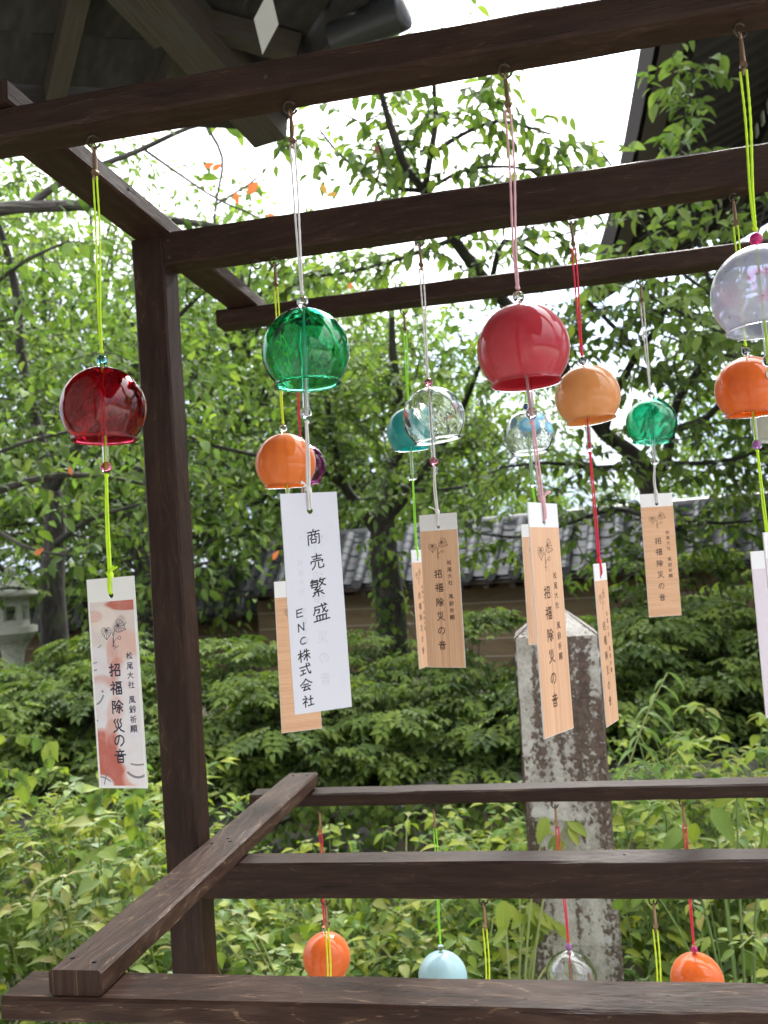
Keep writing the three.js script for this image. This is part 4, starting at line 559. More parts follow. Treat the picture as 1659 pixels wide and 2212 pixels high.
// a tree given by its limbs (lists of points); twigs and leaves grow along them
function makeTree(name, label, limbs, o) {
  const r = rngOf(o.seed), base = limbs[0].pts[0].clone(), t = thing(name, base, label, 'tree', o.group), leaves = [], twigs = [], loc = (p) => p.clone().sub(base);
  limbs.forEach((l, i) => part(t, i ? 'branch' : 'trunk', taper(l.pts.map(loc), l.r0, l.r1, i ? 7 : 10), o.bark ?? M.bark));
  const leafAt = (p, d, s) => { const dir = d.clone().multiplyScalar(0.8).add(V(0, -(o.droop ?? 0.5) * (0.4 + r()), 0)).addScaledVector(rv(r), 0.55); const n = V(0, 1, 0).addScaledVector(rv(r), o.flutter ?? 0.6); leaves.push([leafMatrix(p, dir, n, s * (0.65 + r() * 0.55)), shade(r, o.pal)]); };
  const twig = (p, d, L, depth) => {
    const pts = [p.clone()], n = 4, q = p.clone(), dd = d.clone(); for (let k = 0; k < n; k++) { dd.addScaledVector(rv(r), 0.28).add(V(0, (o.lift ?? 0) - 0.05 * k, 0)).normalize(); q.addScaledVector(dd, L / n); pts.push(q.clone()); }
    twigs.push(taper(pts.map(loc), (o.twigR ?? 0.006) * (depth ? 0.6 : 1), 0.0012, 4, 4));
    const curve = new THREE.CatmullRomCurve3(pts), gap = o.gap ?? 0.05, m = Math.max(2, Math.floor(L / gap)); for (let k = 1; k <= m; k++) { const u = k / m; if (u < 0.12) continue; const c = curve.getPoint(u), tg = curve.getTangent(u), side = V(0, 1, 0).cross(tg).normalize().multiplyScalar(k % 2 ? 1 : -1); leafAt(loc(c), tg.multiplyScalar(0.6).addScaledVector(side, 0.9), o.leaf); if (r() < (o.extra ?? 0)) leafAt(loc(c), side.negate().addScaledVector(rv(r), 0.5), o.leaf); if (depth && k > 1 && r() < o.branchy) twig(c, tg.clone().addScaledVector(side, 0.9).addScaledVector(rv(r), 0.5).normalize(), L * 0.55, depth - 1); }
  };
  for (const l of limbs) { if (!l.twigs) continue; const c = new THREE.CatmullRomCurve3(l.pts, false, 'centripetal'), len = c.getLength(), n = Math.round(len * l.twigs), from = l.from ?? 0.15; for (let i = 0; i < n; i++) { const u = lerp(from, 1, (i + r()) / n), p = c.getPoint(u), tg = c.getTangent(u), d = tg.clone().multiplyScalar(0.5).addScaledVector(rv(r), 0.9); d.y = d.y * 0.6 + (o.upward ?? 0.15); if (l.toward) d.addScaledVector(l.toward, 0.7); twig(p, d.normalize(), (l.len ?? o.len) * (0.45 + r() * 0.75), o.depth ?? 1); } }
  if (twigs.length) part(t, 'twigs', mergeGeometries(twigs), o.bark ?? M.bark, 'stuff');
  instanced(t, 'crown', LEAF[o.kind ?? 'cherry'], M.leaf, leaves);
  t.userData.leafCount = leaves.length; return t;
}
// a full crown of leaf clumps, for trees farther off
function clumpTree(name, label, foot, H, crown, o) {
  const r = rngOf(o.seed), t = thing(name, foot, label, 'tree', o.group), leaves = [], ends = [];
  const top = V(0, H * 0.92, 0), trunk = [V(0, -0.2, 0), V((r() - 0.5) * 0.3, H * 0.35, (r() - 0.5) * 0.3), V((r() - 0.5) * 0.5, H * 0.68, (r() - 0.5) * 0.5), top];
  part(t, 'trunk', taper(trunk, o.r ?? 0.16, 0.02, 8), M.bark); const c = new THREE.CatmullRomCurve3(trunk);
  for (let i = 0; i < o.clumps; i++) {
    const v = rv(r), rad = 0.45 + 0.6 * Math.sqrt(r()), p = V(crown.x + v.x * crown.rx * rad, crown.y + v.y * crown.ry * rad, crown.z + v.z * crown.rz * rad), cs = o.clump * (0.6 + r() * 0.8);
    if (i % 3 === 0) ends.push(taper([c.getPoint(clamp((p.y / H) * 0.7, 0.2, 0.9)), p.clone().multiplyScalar(0.5).add(c.getPoint(clamp(p.y / H * 0.8, 0.2, 0.95)).multiplyScalar(0.5)).add(V(0, 0.1, 0)), p], 0.035, 0.006, 5, 6));
    for (let k = 0; k < o.per; k++) { const w = rv(r), q = p.clone().add(V(w.x * cs, w.y * cs * 0.55, w.z * cs).multiplyScalar(Math.pow(r(), 0.4))), dir = w.clone().add(V(0, -0.35, 0)).addScaledVector(rv(r), 0.5); leaves.push([leafMatrix(q, dir, V(0, 1, 0).addScaledVector(rv(r), 0.7), o.leaf * (0.6 + r() * 0.7)), shade(r, o.pal)]); }
  }
  part(t, 'limbs', mergeGeometries(ends), M.bark, 'stuff'); instanced(t, 'crown', LEAF[o.kind ?? 'small'], M.leafSoft, leaves); return t;
}
const path = (...a) => a.map((p) => at(...p));

// ---------------------------------------------------------------- trees
{
  const zc = 7.4, toUs = AHEAD.clone().negate();
  const ivyTrunk = makeTree('cherry_tree', 'old leaning cherry tree with ivy on its dark forked trunk by the wall', [
    { pts: [at(852, 1560, zc).setY(0.1), at(848, 1440, zc), at(842, 1300, zc), at(828, 1190, zc), at(832, 1110, zc)], r0: 0.145, r1: 0.11 },
    { pts: path([832, 1112, zc], [848, 1040, zc], [862, 985, zc], [866, 900, zc - 0.2], [850, 780, zc - 0.4], [845, 640, zc - 0.6]), r0: 0.085, r1: 0.02, twigs: 9, from: 0.3 },
    { pts: path([836, 1118, zc], [900, 1040, zc], [950, 968, zc - 0.1], [1000, 880, zc - 0.3], [1040, 780, zc - 0.5]), r0: 0.06, r1: 0.015, twigs: 11, from: 0.25 },
    { pts: path([822, 1160, zc], [778, 1098, zc - 0.1], [744, 1051, zc - 0.2], [730, 1000, zc - 0.3], [712, 900, zc - 0.5], [700, 790, zc - 0.7], [730, 640, zc - 0.9]), r0: 0.055, r1: 0.015, twigs: 9, from: 0.2 },
    { pts: path([744, 1051, zc - 0.2], [660, 1000, zc - 0.5], [560, 985, zc - 0.9], [450, 960, zc - 1.2]), r0: 0.03, r1: 0.01, twigs: 12, from: 0.1 },
    { pts: path([850, 1050, zc], [930, 1060, zc - 0.5], [1010, 1050, zc - 1]), r0: 0.025, r1: 0.01, twigs: 12, from: 0.1 },
  ], { seed: 101, pal: PAL.cherry, leaf: 0.085, len: 0.75, gap: 0.05, branchy: 0.3, depth: 1, droop: 0.45, extra: 0.35 });
  { // ivy climbing the trunk
    const r = rngOf(31), c = new THREE.CatmullRomCurve3([at(852, 1560, zc).setY(0.1), at(848, 1440, zc), at(842, 1300, zc), at(828, 1190, zc)]), l = [];
    for (let i = 0; i < 900; i++) { const u = Math.pow(r(), 1.3), a = r() * 6.28, n = V(Math.cos(a), 0, Math.sin(a)), p = c.getPoint(u).addScaledVector(n, 0.145 - 0.03 * u + r() * 0.03).sub(ivyTrunk.position); if (u > 0.45 && r() < 0.5) continue; l.push([leafMatrix(p, V(0, -1, 0).addScaledVector(rv(r), 0.7), n.addScaledVector(rv(r), 0.4), 0.045 + r() * 0.035), shade(r, PAL.cherry)]); }
    instanced(ivyTrunk, 'ivy', LEAF.ivy, M.leaf, l);
  }
  const zr = 6.3;
  makeTree('cherry_tree', 'dark forked cherry tree spreading over the tiled wall near the great eave', [
    { pts: [at(1440, 1560, zr).setY(0.2), at(1437, 1400, zr), at(1420, 1200, zr), at(1403, 1060, zr), at(1392, 1000, zr)], r0: 0.06, r1: 0.075 },
    { pts: path([1392, 1002, zr], [1349, 968, zr], [1304, 935, zr - 0.1], [1240, 840, zr - 0.3], [1150, 720, zr - 0.6], [1060, 620, zr - 0.9], [980, 517, zr - 1.2], [917, 413, zr - 1.5]), r0: 0.06, r1: 0.028, twigs: 3.5, from: 0.35 },
    { pts: path([917, 413, zr - 1.5], [880, 367, zr - 1.6], [849, 292, zr - 1.7], [822, 195, zr - 1.8], [800, 100, zr - 1.9]), r0: 0.026, r1: 0.012, twigs: 9, from: 0.05, len: 0.5 },
    { pts: path([917, 413, zr - 1.5], [930, 335, zr - 1.6], [942, 260, zr - 1.6], [938, 185, zr - 1.7], [955, 60, zr - 1.8]), r0: 0.02, r1: 0.01, twigs: 10, from: 0.05, len: 0.5 },
    { pts: path([930, 335, zr - 1.6], [1000, 290, zr - 1.7], [1080, 262, zr - 1.8], [1190, 290, zr - 1.9]), r0: 0.014, r1: 0.006, twigs: 14, from: 0.1, len: 0.38 },
    { pts: path([917, 413, zr - 1.5], [1000, 370, zr - 1.6], [1090, 360, zr - 1.7], [1170, 372, zr - 1.8]), r0: 0.012, r1: 0.006, twigs: 14, from: 0.1, len: 0.35 },
    { pts: path([917, 413, zr - 1.5], [830, 400, zr - 1.5], [740, 340, zr - 1.5], [690, 280, zr - 1.5]), r0: 0.014, r1: 0.006, twigs: 13, from: 0.1, len: 0.4 },
    { pts: path([980, 517, zr - 1.2], [860, 560, zr - 1.0], [740, 590, zr - 0.8], [600, 600, zr - 0.8]), r0: 0.016, r1: 0.006, twigs: 12, from: 0.1, len: 0.5 },
    { pts: path([980, 517, zr - 1.2], [1100, 470, zr - 1.2], [1220, 440, zr - 1.3], [1310, 400, zr - 1.3]), r0: 0.014, r1: 0.006, twigs: 8, from: 0.1, len: 0.35 },
    { pts: path([1060, 620, zr - 0.9], [1090, 520, zr - 1.1], [1180, 560, zr - 1.2]), r0: 0.02, r1: 0.008, twigs: 14, from: 0.1, len: 0.5 },
    { pts: path([1400, 1050, zr], [1436, 1000, zr], [1450, 920, zr], [1466, 860, zr - 0.1], [1540, 760, zr - 0.3], [1640, 640, zr - 0.5]), r0: 0.05, r1: 0.015, twigs: 10, from: 0.3 },
    { pts: path([1304, 935, zr - 0.1], [1330, 850, zr - 0.3], [1380, 760, zr - 0.5], [1430, 690, zr - 0.7], [1440, 600, zr - 0.9]), r0: 0.035, r1: 0.012, twigs: 11, from: 0.2 },
    { pts: path([1450, 930, zr], [1530, 900, zr - 0.3], [1600, 820, zr - 0.5], [1700, 790, zr - 0.6]), r0: 0.03, r1: 0.01, twigs: 12, from: 0.1 },
    { pts: path([1436, 1000, zr], [1520, 1000, zr - 0.3], [1610, 985, zr - 0.4], [1700, 940, zr - 0.5]), r0: 0.02, r1: 0.008, twigs: 12, from: 0.1, len: 0.55 },
    { pts: path([1388, 1002, zr], [1290, 1010, zr - 0.3], [1180, 1000, zr - 0.5], [1080, 1010, zr - 0.7]), r0: 0.02, r1: 0.008, twigs: 9, from: 0.2, len: 0.55 },
    { pts: path([1410, 1120, zr], [1330, 1100, zr + 0.2], [1230, 1130, zr + 0.4], [1120, 1160, zr + 0.6], [1020, 1150, zr + 0.7]), r0: 0.02, r1: 0.008, twigs: 13, from: 0.05, len: 0.5 },
    { pts: path([1415, 1180, zr], [1480, 1130, zr + 0.2], [1560, 1130, zr + 0.4], [1680, 1120, zr + 0.5]), r0: 0.02, r1: 0.008, twigs: 15, from: 0.05, len: 0.5 },
    { pts: path([1425, 1250, zr], [1500, 1220, zr + 0.2], [1600, 1230, zr + 0.3]), r0: 0.015, r1: 0.006, twigs: 14, from: 0.05, len: 0.45 },
    { pts: path([1420, 1220, zr], [1340, 1200, zr + 0.3], [1250, 1230, zr + 0.5]), r0: 0.015, r1: 0.006, twigs: 12, from: 0.05, len: 0.45 },
    { pts: path([1380, 760, zr - 0.5], [1310, 690, zr - 0.7], [1260, 640, zr - 0.8]), r0: 0.02, r1: 0.008, twigs: 13, from: 0.1, len: 0.55 },
    { pts: path([1240, 840, zr - 0.3], [1220, 760, zr - 0.4], [1210, 690, zr - 0.5]), r0: 0.015, r1: 0.006, twigs: 10, from: 0.1, len: 0.5 },
  ], { seed: 102, pal: PAL.cherry, leaf: 0.086, len: 0.7, gap: 0.048, branchy: 0.28, depth: 1, droop: 0.5, extra: 0.25, flutter: 0.45 });
  const zl = 7.0;
  makeTree('cherry_tree', 'dark-trunked cherry tree rising beside the stone lantern', [
    { pts: [at(125, 1520, zl).setY(0.15), at(118, 1380, zl), at(112, 1260, zl), at(120, 1120, zl), at(108, 1040, zl)], r0: 0.12, r1: 0.07 },
    { pts: path([110, 1050, zl], [75, 900, zl - 0.1], [44, 760, zl - 0.2], [36, 640, zl - 0.3], [8, 520, zl - 0.4], [-40, 400, zl - 0.5]), r0: 0.05, r1: 0.02, twigs: 7, from: 0.15 },
    { pts: path([114, 1060, zl], [170, 960, zl - 0.4], [240, 860, zl - 0.7], [330, 740, zl - 1.0], [450, 620, zl - 1.2]), r0: 0.04, r1: 0.012, twigs: 9, from: 0.1 },
    { pts: path([100, 1310, zl], [50, 1270, zl], [0, 1225, zl - 0.2], [-80, 1180, zl - 0.3]), r0: 0.035, r1: 0.02, twigs: 8, from: 0.2 },
    { pts: path([112, 1180, zl], [200, 1120, zl - 0.5], [300, 1090, zl - 0.9]), r0: 0.025, r1: 0.01, twigs: 11, from: 0.1 },
    { pts: path([100, 1290, zl], [40, 1270, zl - 0.5], [-40, 1275, zl - 0.7]), r0: 0.015, r1: 0.006, twigs: 16, from: 0.1, len: 0.35 },
    { pts: path([90, 960, zl - 0.1], [20, 960, zl - 0.5], [-60, 930, zl - 0.8]), r0: 0.02, r1: 0.01, twigs: 12, from: 0.1 },
  ], { seed: 103, pal: PAL.cherry, leaf: 0.085, len: 0.7, gap: 0.05, branchy: 0.3, depth: 1, droop: 0.45, extra: 0.3 });
  // branches reaching over from a cherry that stands to the left
  const zb = 4.3, trunkFoot = at(-330, 1500, 4.6).setY(0);
  makeTree('cherry_tree', 'cherry tree reaching bare grey boughs with sparse leaves over the frame', [
    { pts: [trunkFoot, at(-330, 1200, 4.6), at(-300, 900, 4.6), at(-240, 640, 4.5)], r0: 0.11, r1: 0.07, },
    { pts: path([-240, 640, 4.5], [-120, 500, 4.4], [0, 452, zb], [110, 446, zb], [230, 446, zb], [370, 476, zb], [480, 492, zb + 0.1], [620, 540, zb + 0.2]), r0: 0.045, r1: 0.008, twigs: 3, from: 0.25, len: 0.35 },
    { pts: path([60, 448, zb], [100, 415, zb], [150, 385, zb], [230, 352, zb + 0.1], [300, 325, zb + 0.15], [410, 275, zb + 0.2], [520, 250, zb + 0.2], [620, 215, zb + 0.3]), r0: 0.02, r1: 0.008, twigs: 4.5, from: 0.2, len: 0.3 },
    { pts: path([310, 322, zb + 0.2], [400, 385, zb + 0.1], [470, 430, zb], [560, 470, zb]), r0: 0.008, r1: 0.004, twigs: 5, from: 0.1, len: 0.22 },
    { pts: path([470, 440, zb + 0.3], [560, 380, zb + 0.4], [620, 300, zb + 0.4]), r0: 0.006, r1: 0.003, twigs: 7, from: 0.1, len: 0.25 },
    { pts: path([440, 262, zb + 0.2], [480, 340, zb + 0.2], [468, 430, zb + 0.2], [460, 500, zb + 0.2]), r0: 0.009, r1: 0.004, twigs: 3, from: 0.1, len: 0.2 },
    { pts: path([-120, 500, 4.4], [-40, 620, 4.1], [60, 560, 3.9], [150, 520, 3.8]), r0: 0.014, r1: 0.005, twigs: 8, from: 0.3, len: 0.3 },
    { pts: path([-300, 900, 4.6], [-120, 1040, 4.4], [0, 1056, zb], [100, 1030, zb], [210, 1028, zb], [330, 1050, zb + 0.1]), r0: 0.03, r1: 0.007, twigs: 9, from: 0.3, len: 0.36 },
    { pts: path([-120, 1040, 4.4], [40, 960, 4.2], [200, 930, 4.1], [300, 960, 4.1]), r0: 0.012, r1: 0.005, twigs: 10, from: 0.2, len: 0.36 },
    { pts: path([-120, 1040, 4.4], [0, 1150, 4.2], [80, 1190, 4.1], [150, 1200, 4.1]), r0: 0.012, r1: 0.005, twigs: 9, from: 0.2, len: 0.36 },
  ], { seed: 104, pal: PAL.cherry.concat([[0.15, 0.24, 0.05], [0.13, 0.22, 0.045]]), leaf: 0.085, len: 0.32, gap: 0.06, branchy: 0.2, depth: 1, droop: 0.6, bark: M.barkPale, twigR: 0.004 });
  // upright shoots in front of the great eave
  const zs = 4.6, shootFoot = at(1830, 1500, 4.9).setY(0.1);
  makeTree('young_tree', 'young tree with upright leafy shoots in front of the great eave', [
    { pts: [shootFoot, at(1800, 1200, 4.9), at(1790, 900, 4.8), at(1660, 740, 4.7), at(1530, 600, zs)], r0: 0.03, r1: 0.012, twigs: 5, from: 0.6 },
    { pts: path([1530, 600, zs], [1490, 450, zs], [1470, 330, zs], [1490, 220, zs], [1500, 150, zs]), r0: 0.012, r1: 0.004, twigs: 26, from: 0.1, len: 0.24 },
    { pts: path([1540, 640, zs], [1440, 560, zs - 0.1], [1380, 470, zs - 0.1], [1300, 330, zs - 0.1], [1240, 305, zs - 0.1]), r0: 0.01, r1: 0.004, twigs: 10, from: 0.2, len: 0.24 },
    { pts: path([1560, 700, zs], [1620, 560, zs], [1660, 420, zs]), r0: 0.01, r1: 0.004, twigs: 10, from: 0.2, len: 0.26 },
    { pts: path([1560, 720, zs], [1480, 680, zs - 0.1], [1400, 640, zs - 0.2], [1330, 610, zs - 0.2]), r0: 0.01, r1: 0.004, twigs: 14, from: 0.1, len: 0.28 },
    { pts: path([1560, 720, zs], [1620, 660, zs], [1690, 640, zs]), r0: 0.01, r1: 0.004, twigs: 12, from: 0.1, len: 0.3 },
    { pts: path([1720, 800, zs], [1540, 760, zs - 0.1], [1420, 720, zs - 0.1]), r0: 0.01, r1: 0.004, twigs: 13, from: 0.1, len: 0.3 },
  ], { seed: 105, pal: [[0.16, 0.26, 0.035], [0.20, 0.30, 0.045], [0.13, 0.225, 0.03], [0.18, 0.27, 0.05]], leaf: 0.092, len: 0.3, gap: 0.04, extra: 0.3, branchy: 0.15, depth: 1, droop: 0.55, twigR: 0.004, flutter: 0.5 });
}
{ // trees beyond the wall
  const G = 'broadleaf trees beyond the tiled wall';
  const spots = [[120, 12.6, 6.6, 'middling', 2.0], [560, 13, 6.8, 'middling', 2.0], [745, 14.5, 6.2, 'middling', 2.2], [-60, 14, 8.5, 'tall', 3.0], [230, 16, 9.5, 'tall', 3.2], [470, 14.5, 7.5, 'middling', 2.4], [640, 19, 8.6, 'tall', 3.0], [860, 17, 6.3, 'middling', 2.6], [-260, 10.5, 7.5, 'middling', 2.4], [330, 11, 5.0, 'middling', 1.8], [1040, 21, 6.2, 'tall', 2.6], [1720, 12, 4.6, 'low', 1.8]];
  const words = { tall: 'tall broadleaf tree filling the sky beyond the tiled wall', middling: 'broadleaf tree of middling height standing behind the cherry trees', low: 'low broadleaf tree behind the tiled wall below the great eave' };
  spots.forEach(([px, Z, H, pal, rad], i) => { const p = plan((px - 829) / F * Z, Z, 0.1); clumpTree('broadleaf_tree', words[pal], p, H, { x: 0, y: H * 0.58, z: 0, rx: rad, ry: H * 0.42, rz: rad }, { seed: 200 + i, pal: PAL.cherry, clumps: 150, per: 44, clump: 0.55, leaf: 0.13, kind: 'small', group: G, r: 0.14 }); });
  for (let i = 0; i < 7; i++) { const Z = 26 + (i % 3) * 2, p = plan(1.4 + i * 0.85, Z, 0); clumpTree('bamboo_like_tree', 'feathery tree top showing above the tiled wall ridge', p, 3.4 + (i % 2) * 0.5, { x: 0, y: 2.4, z: 0, rx: 0.7, ry: 1.2, rz: 0.7 }, { seed: 300 + i, pal: PAL.cherry, clumps: 34, per: 40, clump: 0.3, leaf: 0.12, group: 'feathery trees far behind the wall', r: 0.05 }); }
}
// ---------------------------------------------------------------- bushes on the far bank
{
  const r0 = rngOf(55), spots = [];
  for (const [px, Z, H, w, row] of [[-40, 5.7, 0.85, 0.42, 'front'], [90, 5.5, 0.72, 0.40, 'front'], [230, 5.9, 0.95, 0.45, 'rear'], [330, 5.4, 0.6, 0.36, 'front'], [470, 5.8, 0.92, 0.46, 'front'], [560, 5.4, 0.75, 0.42, 'front'], [660, 5.7, 0.66, 0.42, 'front'], [760, 5.4, 0.6, 0.38, 'front'], [880, 5.7, 0.76, 0.42, 'front'], [990, 5.9, 0.98, 0.48, 'front'], [1070, 5.5, 0.72, 0.4, 'front'], [1180, 5.8, 0.7, 0.42, 'rear'], [1300, 5.7, 0.85, 0.44, 'rear'], [1400, 5.9, 1.05, 0.46, 'rear'], [1500, 5.6, 0.98, 0.44, 'rear'], [1600, 5.8, 1.12, 0.48, 'rear'], [1700, 5.6, 1.0, 0.45, 'rear'], [150, 6.5, 1.15, 0.5, 'rear'], [700, 6.6, 0.95, 0.5, 'rear'], [1550, 6.7, 1.45, 0.6, 'rear'], [1360, 6.8, 1.2, 0.5, 'rear']]) spots.push([px, Z, H, w, row]);
  spots.forEach(([px, Z, H, w, row], i) => {
    const r = rngOf(400 + i), foot = plan((px - 829) / F * Z, Z, groundY((px - 829) / F * Z, Z) - 0.02), t = thing('garden_bush', foot, row === 'rear' ? 'bush standing towards the wall on the far bank' : 'layered green bush at the front of the far bank', 'bush', row === 'rear' ? 'bushes towards the wall on the far bank' : 'bushes at the front of the far bank'), st = [], l = [];
    for (let k = 0; k < 14; k++) { const a = r() * 6.28, rr = Math.sqrt(r()) * w; st.push(taper([V(0, 0, 0).addScaledVector(rv(r), 0.05).setY(0), V(Math.cos(a) * rr * 0.5, H * 0.5, Math.sin(a) * rr * 0.5), V(Math.cos(a) * rr, H * (0.7 + r() * 0.25), Math.sin(a) * rr)], 0.006, 0.002, 4, 4)); }
    part(t, 'stems', mergeGeometries(st), M.bark, 'stuff');
    for (let k = 0; k < 30; k++) { // flat layers of leaves
      const a = r() * 6.28, q = Math.sqrt(r()), h = H * (0.12 + 0.88 * r() * Math.sqrt(Math.max(0.05, 1 - q * q * 0.8))), cx = Math.cos(a) * q * w, cz = Math.sin(a) * q * w, rad = 0.12 + r() * 0.12, young = r() * r();
      for (let n = 0; n < 46; n++) { const b = r() * 6.28, s = Math.sqrt(r()) * rad, p = V(cx + Math.cos(b) * s, h + (r() - 0.5) * 0.06 - s * s * 0.6, cz + Math.sin(b) * s); l.push([leafMatrix(p, V(Math.cos(b), -0.25 + (r() - 0.5) * 0.6, Math.sin(b)), V(0, 1, 0).addScaledVector(rv(r), 0.5), 0.05 + r() * 0.035), mix3(shade(r, PAL.bush), [0.26, 0.38, 0.035], young * (0.4 + 0.5 * r()))]); }
    }
    const cut = Math.floor(l.length * 0.68); instanced(t, 'foliage', LEAF.tri, M.leaf, l.slice(0, cut)); instanced(t, 'foliage', LEAF.spray, M.leaf, l.slice(cut).map(([m, c]) => [m.scale(V(2.2, 2.2, 2.2)), c]));
  });
  // low cover at the foot of the bushes
  const l = [], r = rngOf(66); for (let i = 0; i < 9000; i++) { const Z = 5.0 + r() * 2.2, X = (r() * 2 - 1) * 3.6, p = plan(X, Z, groundY(X, Z) + r() * 0.14); l.push([leafMatrix(p, rv(r).setY(0.2), V(0, 1, 0).addScaledVector(rv(r), 0.6), 0.03 + r() * 0.035), shade(r, PAL.cherry)]); }
  for (let i = 0; i < 3500; i++) { const X = (r() * 2 - 1) * 3.4, h = r() * r(), p = plan(X, 4.80 - 0.05 * r() + 0.05 * (1 - h), 0.27 - h * 0.5); if (fbm(X * 2.2, h * 2, 5.5, 3) < -0.02) continue; l.push([leafMatrix(p, V(0, -1, 0).addScaledVector(rv(r), 0.6), AHEAD.clone().negate().addScaledVector(rv(r), 0.5), 0.03 + r() * 0.03), shade(r, PAL.cherry)]); }
  const g = instanced(scene, 'ground_cover', LEAF.ivy, M.leaf, l); tag(g, 'low leafy ground cover along the top of the stone bank', 'ground cover');
}
// ---------------------------------------------------------------- weeds between the frame and the ditch
const leafTones = PAL.weed.concat([[0.34, 0.38, 0.07], [0.42, 0.36, 0.06]]).map((c) => phys(...c, 0.97, { map: veins, transmission: 0.46, thickness: 0, side: THREE.DoubleSide, clearcoat: 0.3, clearcoatRoughness: 0.4 }));
const stemMat = std(0.13, 0.20, 0.05, 0.7), stemPale = std(0.30, 0.34, 0.12, 0.7), stemBrown = std(0.14, 0.09, 0.05, 0.8);
function leafMesh(t, geo, m, mat) { const o = part(t, 'leaf', geo, mat); o.applyMatrix4(m); return o; }
function weed(foot, H, o) {
  const r = rngOf(o.seed), t = thing(o.name ?? 'leafy_weed', foot, o.label, 'weed', o.group), list = [], nS = o.stems ?? 3;
  for (let k = 0; k < nS; k++) {
    const a = r() * 6.28, sp = (0.08 + r() * 0.2) * (o.spread ?? 1), h = H * (0.65 + r() * 0.4), pts = [V((r() - 0.5) * 0.05, -0.02, (r() - 0.5) * 0.05), V(Math.cos(a) * sp * 0.35, h * 0.5, Math.sin(a) * sp * 0.35), V(Math.cos(a) * sp, h, Math.sin(a) * sp), V(Math.cos(a) * sp * 1.5, h * 1.02, Math.sin(a) * sp * 1.5)];
    part(t, 'stem', taper(pts, 0.0032, 0.0012, 5, 8), r() < 0.7 ? stemMat : stemPale); const c = new THREE.CatmullRomCurve3(pts), n = Math.round(h / (o.gap ?? 0.045));
    for (let i = Math.floor(n * 0.25); i <= n; i++) { const u = Math.min(1, i / n), p = c.getPoint(u), b = i * 2.4 + r(), s = o.leaf * (0.6 + r() * 0.55) * (1.05 - 0.35 * u); for (const q of [0, Math.PI]) { if (r() < 0.15) continue; const d = V(Math.cos(b + q), 0.25 - r() * 0.75, Math.sin(b + q)); list.push([leafMatrix(p.clone().addScaledVector(d, 0.012), d, V(0, 1, 0).addScaledVector(rv(r), 0.35), s), r]); } }
  }
  if (o.single) for (const [m] of list) { const q = r(); leafMesh(t, LEAF[o.kind ?? 'weed'], m, leafTones[q < 0.06 ? 6 : q < 0.16 ? 5 : (r() * 5) | 0]); }
  else instanced(t, 'leaves', LEAF[o.kind ?? 'weed'], M.leaf, list.map(([m]) => [m, r() < 0.1 ? [0.33, 0.36, 0.07] : shade(r, PAL.weed)]));
}
{
  const r = rngOf(909), G = 'yellow-green weeds between the frame and the ditch';
  const hAt = (px) => px < 380 ? lerp(0.80, 0.70, sstep(px, 100, 380)) : px < 1080 ? 0.42 : lerp(0.55, 0.80, sstep(px, 1100, 1420));
  let n = 0; for (let k = 0; k < 150; k++) {
    const Z = 1.95 + Math.sqrt(r()) * 1.9, px = -150 + r() * 1960, X = (px - 829) / F * Z, H = hAt(px) * (0.72 + r() * 0.36) * (Z < 2.4 ? 0.86 : 1);
    if (Math.abs(px - 1215) < 150 && Z < 2.9 && Z > 2.3) continue;
    const single = n < 34 && Z < 2.75; if (single) n++;
    weed(plan(X, Z, groundY(X, Z)), H, { seed: 1000 + k, leaf: 0.058 + r() * 0.036, stems: 3 + ((r() * 3) | 0), kind: ['weed', 'weed', 'weed', 'heart', 'long', 'serrate', 'cherry'][(r() * 7) | 0], single, gap: single ? 0.056 : 0.048, label: px < 420 ? 'yellow-green leafy weed in the thick growth left of the frame post' : px < 1080 ? 'yellow-green leafy weed behind the lower rails between frame post and granite post' : 'yellow-green leafy weed growing around and right of the granite post', group: G });
  }
  const l = []; for (let i = 0; i < 14000; i++) { const Z = 1.6 + r() * 2.9, X = (r() * 2 - 1) * 0.55 * Z, p = plan(X, Z, groundY(X, Z) + r() * 0.32); l.push([leafMatrix(p, rv(r).setY(-0.1), V(0, 1, 0).addScaledVector(rv(r), 0.5), 0.03 + r() * 0.04), shade(r, r() < 0.6 ? PAL.weed : PAL.bush)]); }
  tag(instanced(scene, 'undergrowth', LEAF.weed, M.leaf, l), 'dense low undergrowth of small leaves under the weeds', 'undergrowth');
}
{ // the tall arching sprout right of the granite post
  const Z = 2.95, pts = path([1290, 1960, Z], [1312, 1830, Z], [1348, 1690, Z], [1388, 1565, Z], [1442, 1452, Z]); pts.unshift(pts[0].clone().setY(0)); const base = pts[0], t = thing('tall_sprout', base, 'tall arching sprout with long drooping pointed leaves beside the granite post', 'plant'), loc = pts.map((p) => p.clone().sub(base));
  part(t, 'stem', taper(loc, 0.006, 0.0024, 6), stemPale); const c = new THREE.CatmullRomCurve3(loc), r = rngOf(5), lim = phys(0.17, 0.29, 0.05, 0.97, { transmission: 0.45, thickness: 0, side: THREE.DoubleSide });
  for (let i = 0; i < 20; i++) { const u = lerp(0.5, 1, i / 19), right = i % 2 ? 1 : -1, p = c.getPoint(u), d = RIGHT.clone().multiplyScalar(right).add(V(0, -0.45 - r() * 0.3, 0)).addScaledVector(AHEAD, (r() - 0.5) * 1.2); leafMesh(t, LEAF.long, leafMatrix(p, d, V(0, 1, 0).addScaledVector(rv(r), 0.3), (right > 0 ? 0.15 : 0.095) * (1.1 - 0.45 * (u - 0.5) * 2) * (0.85 + r() * 0.3)), lim); }
}
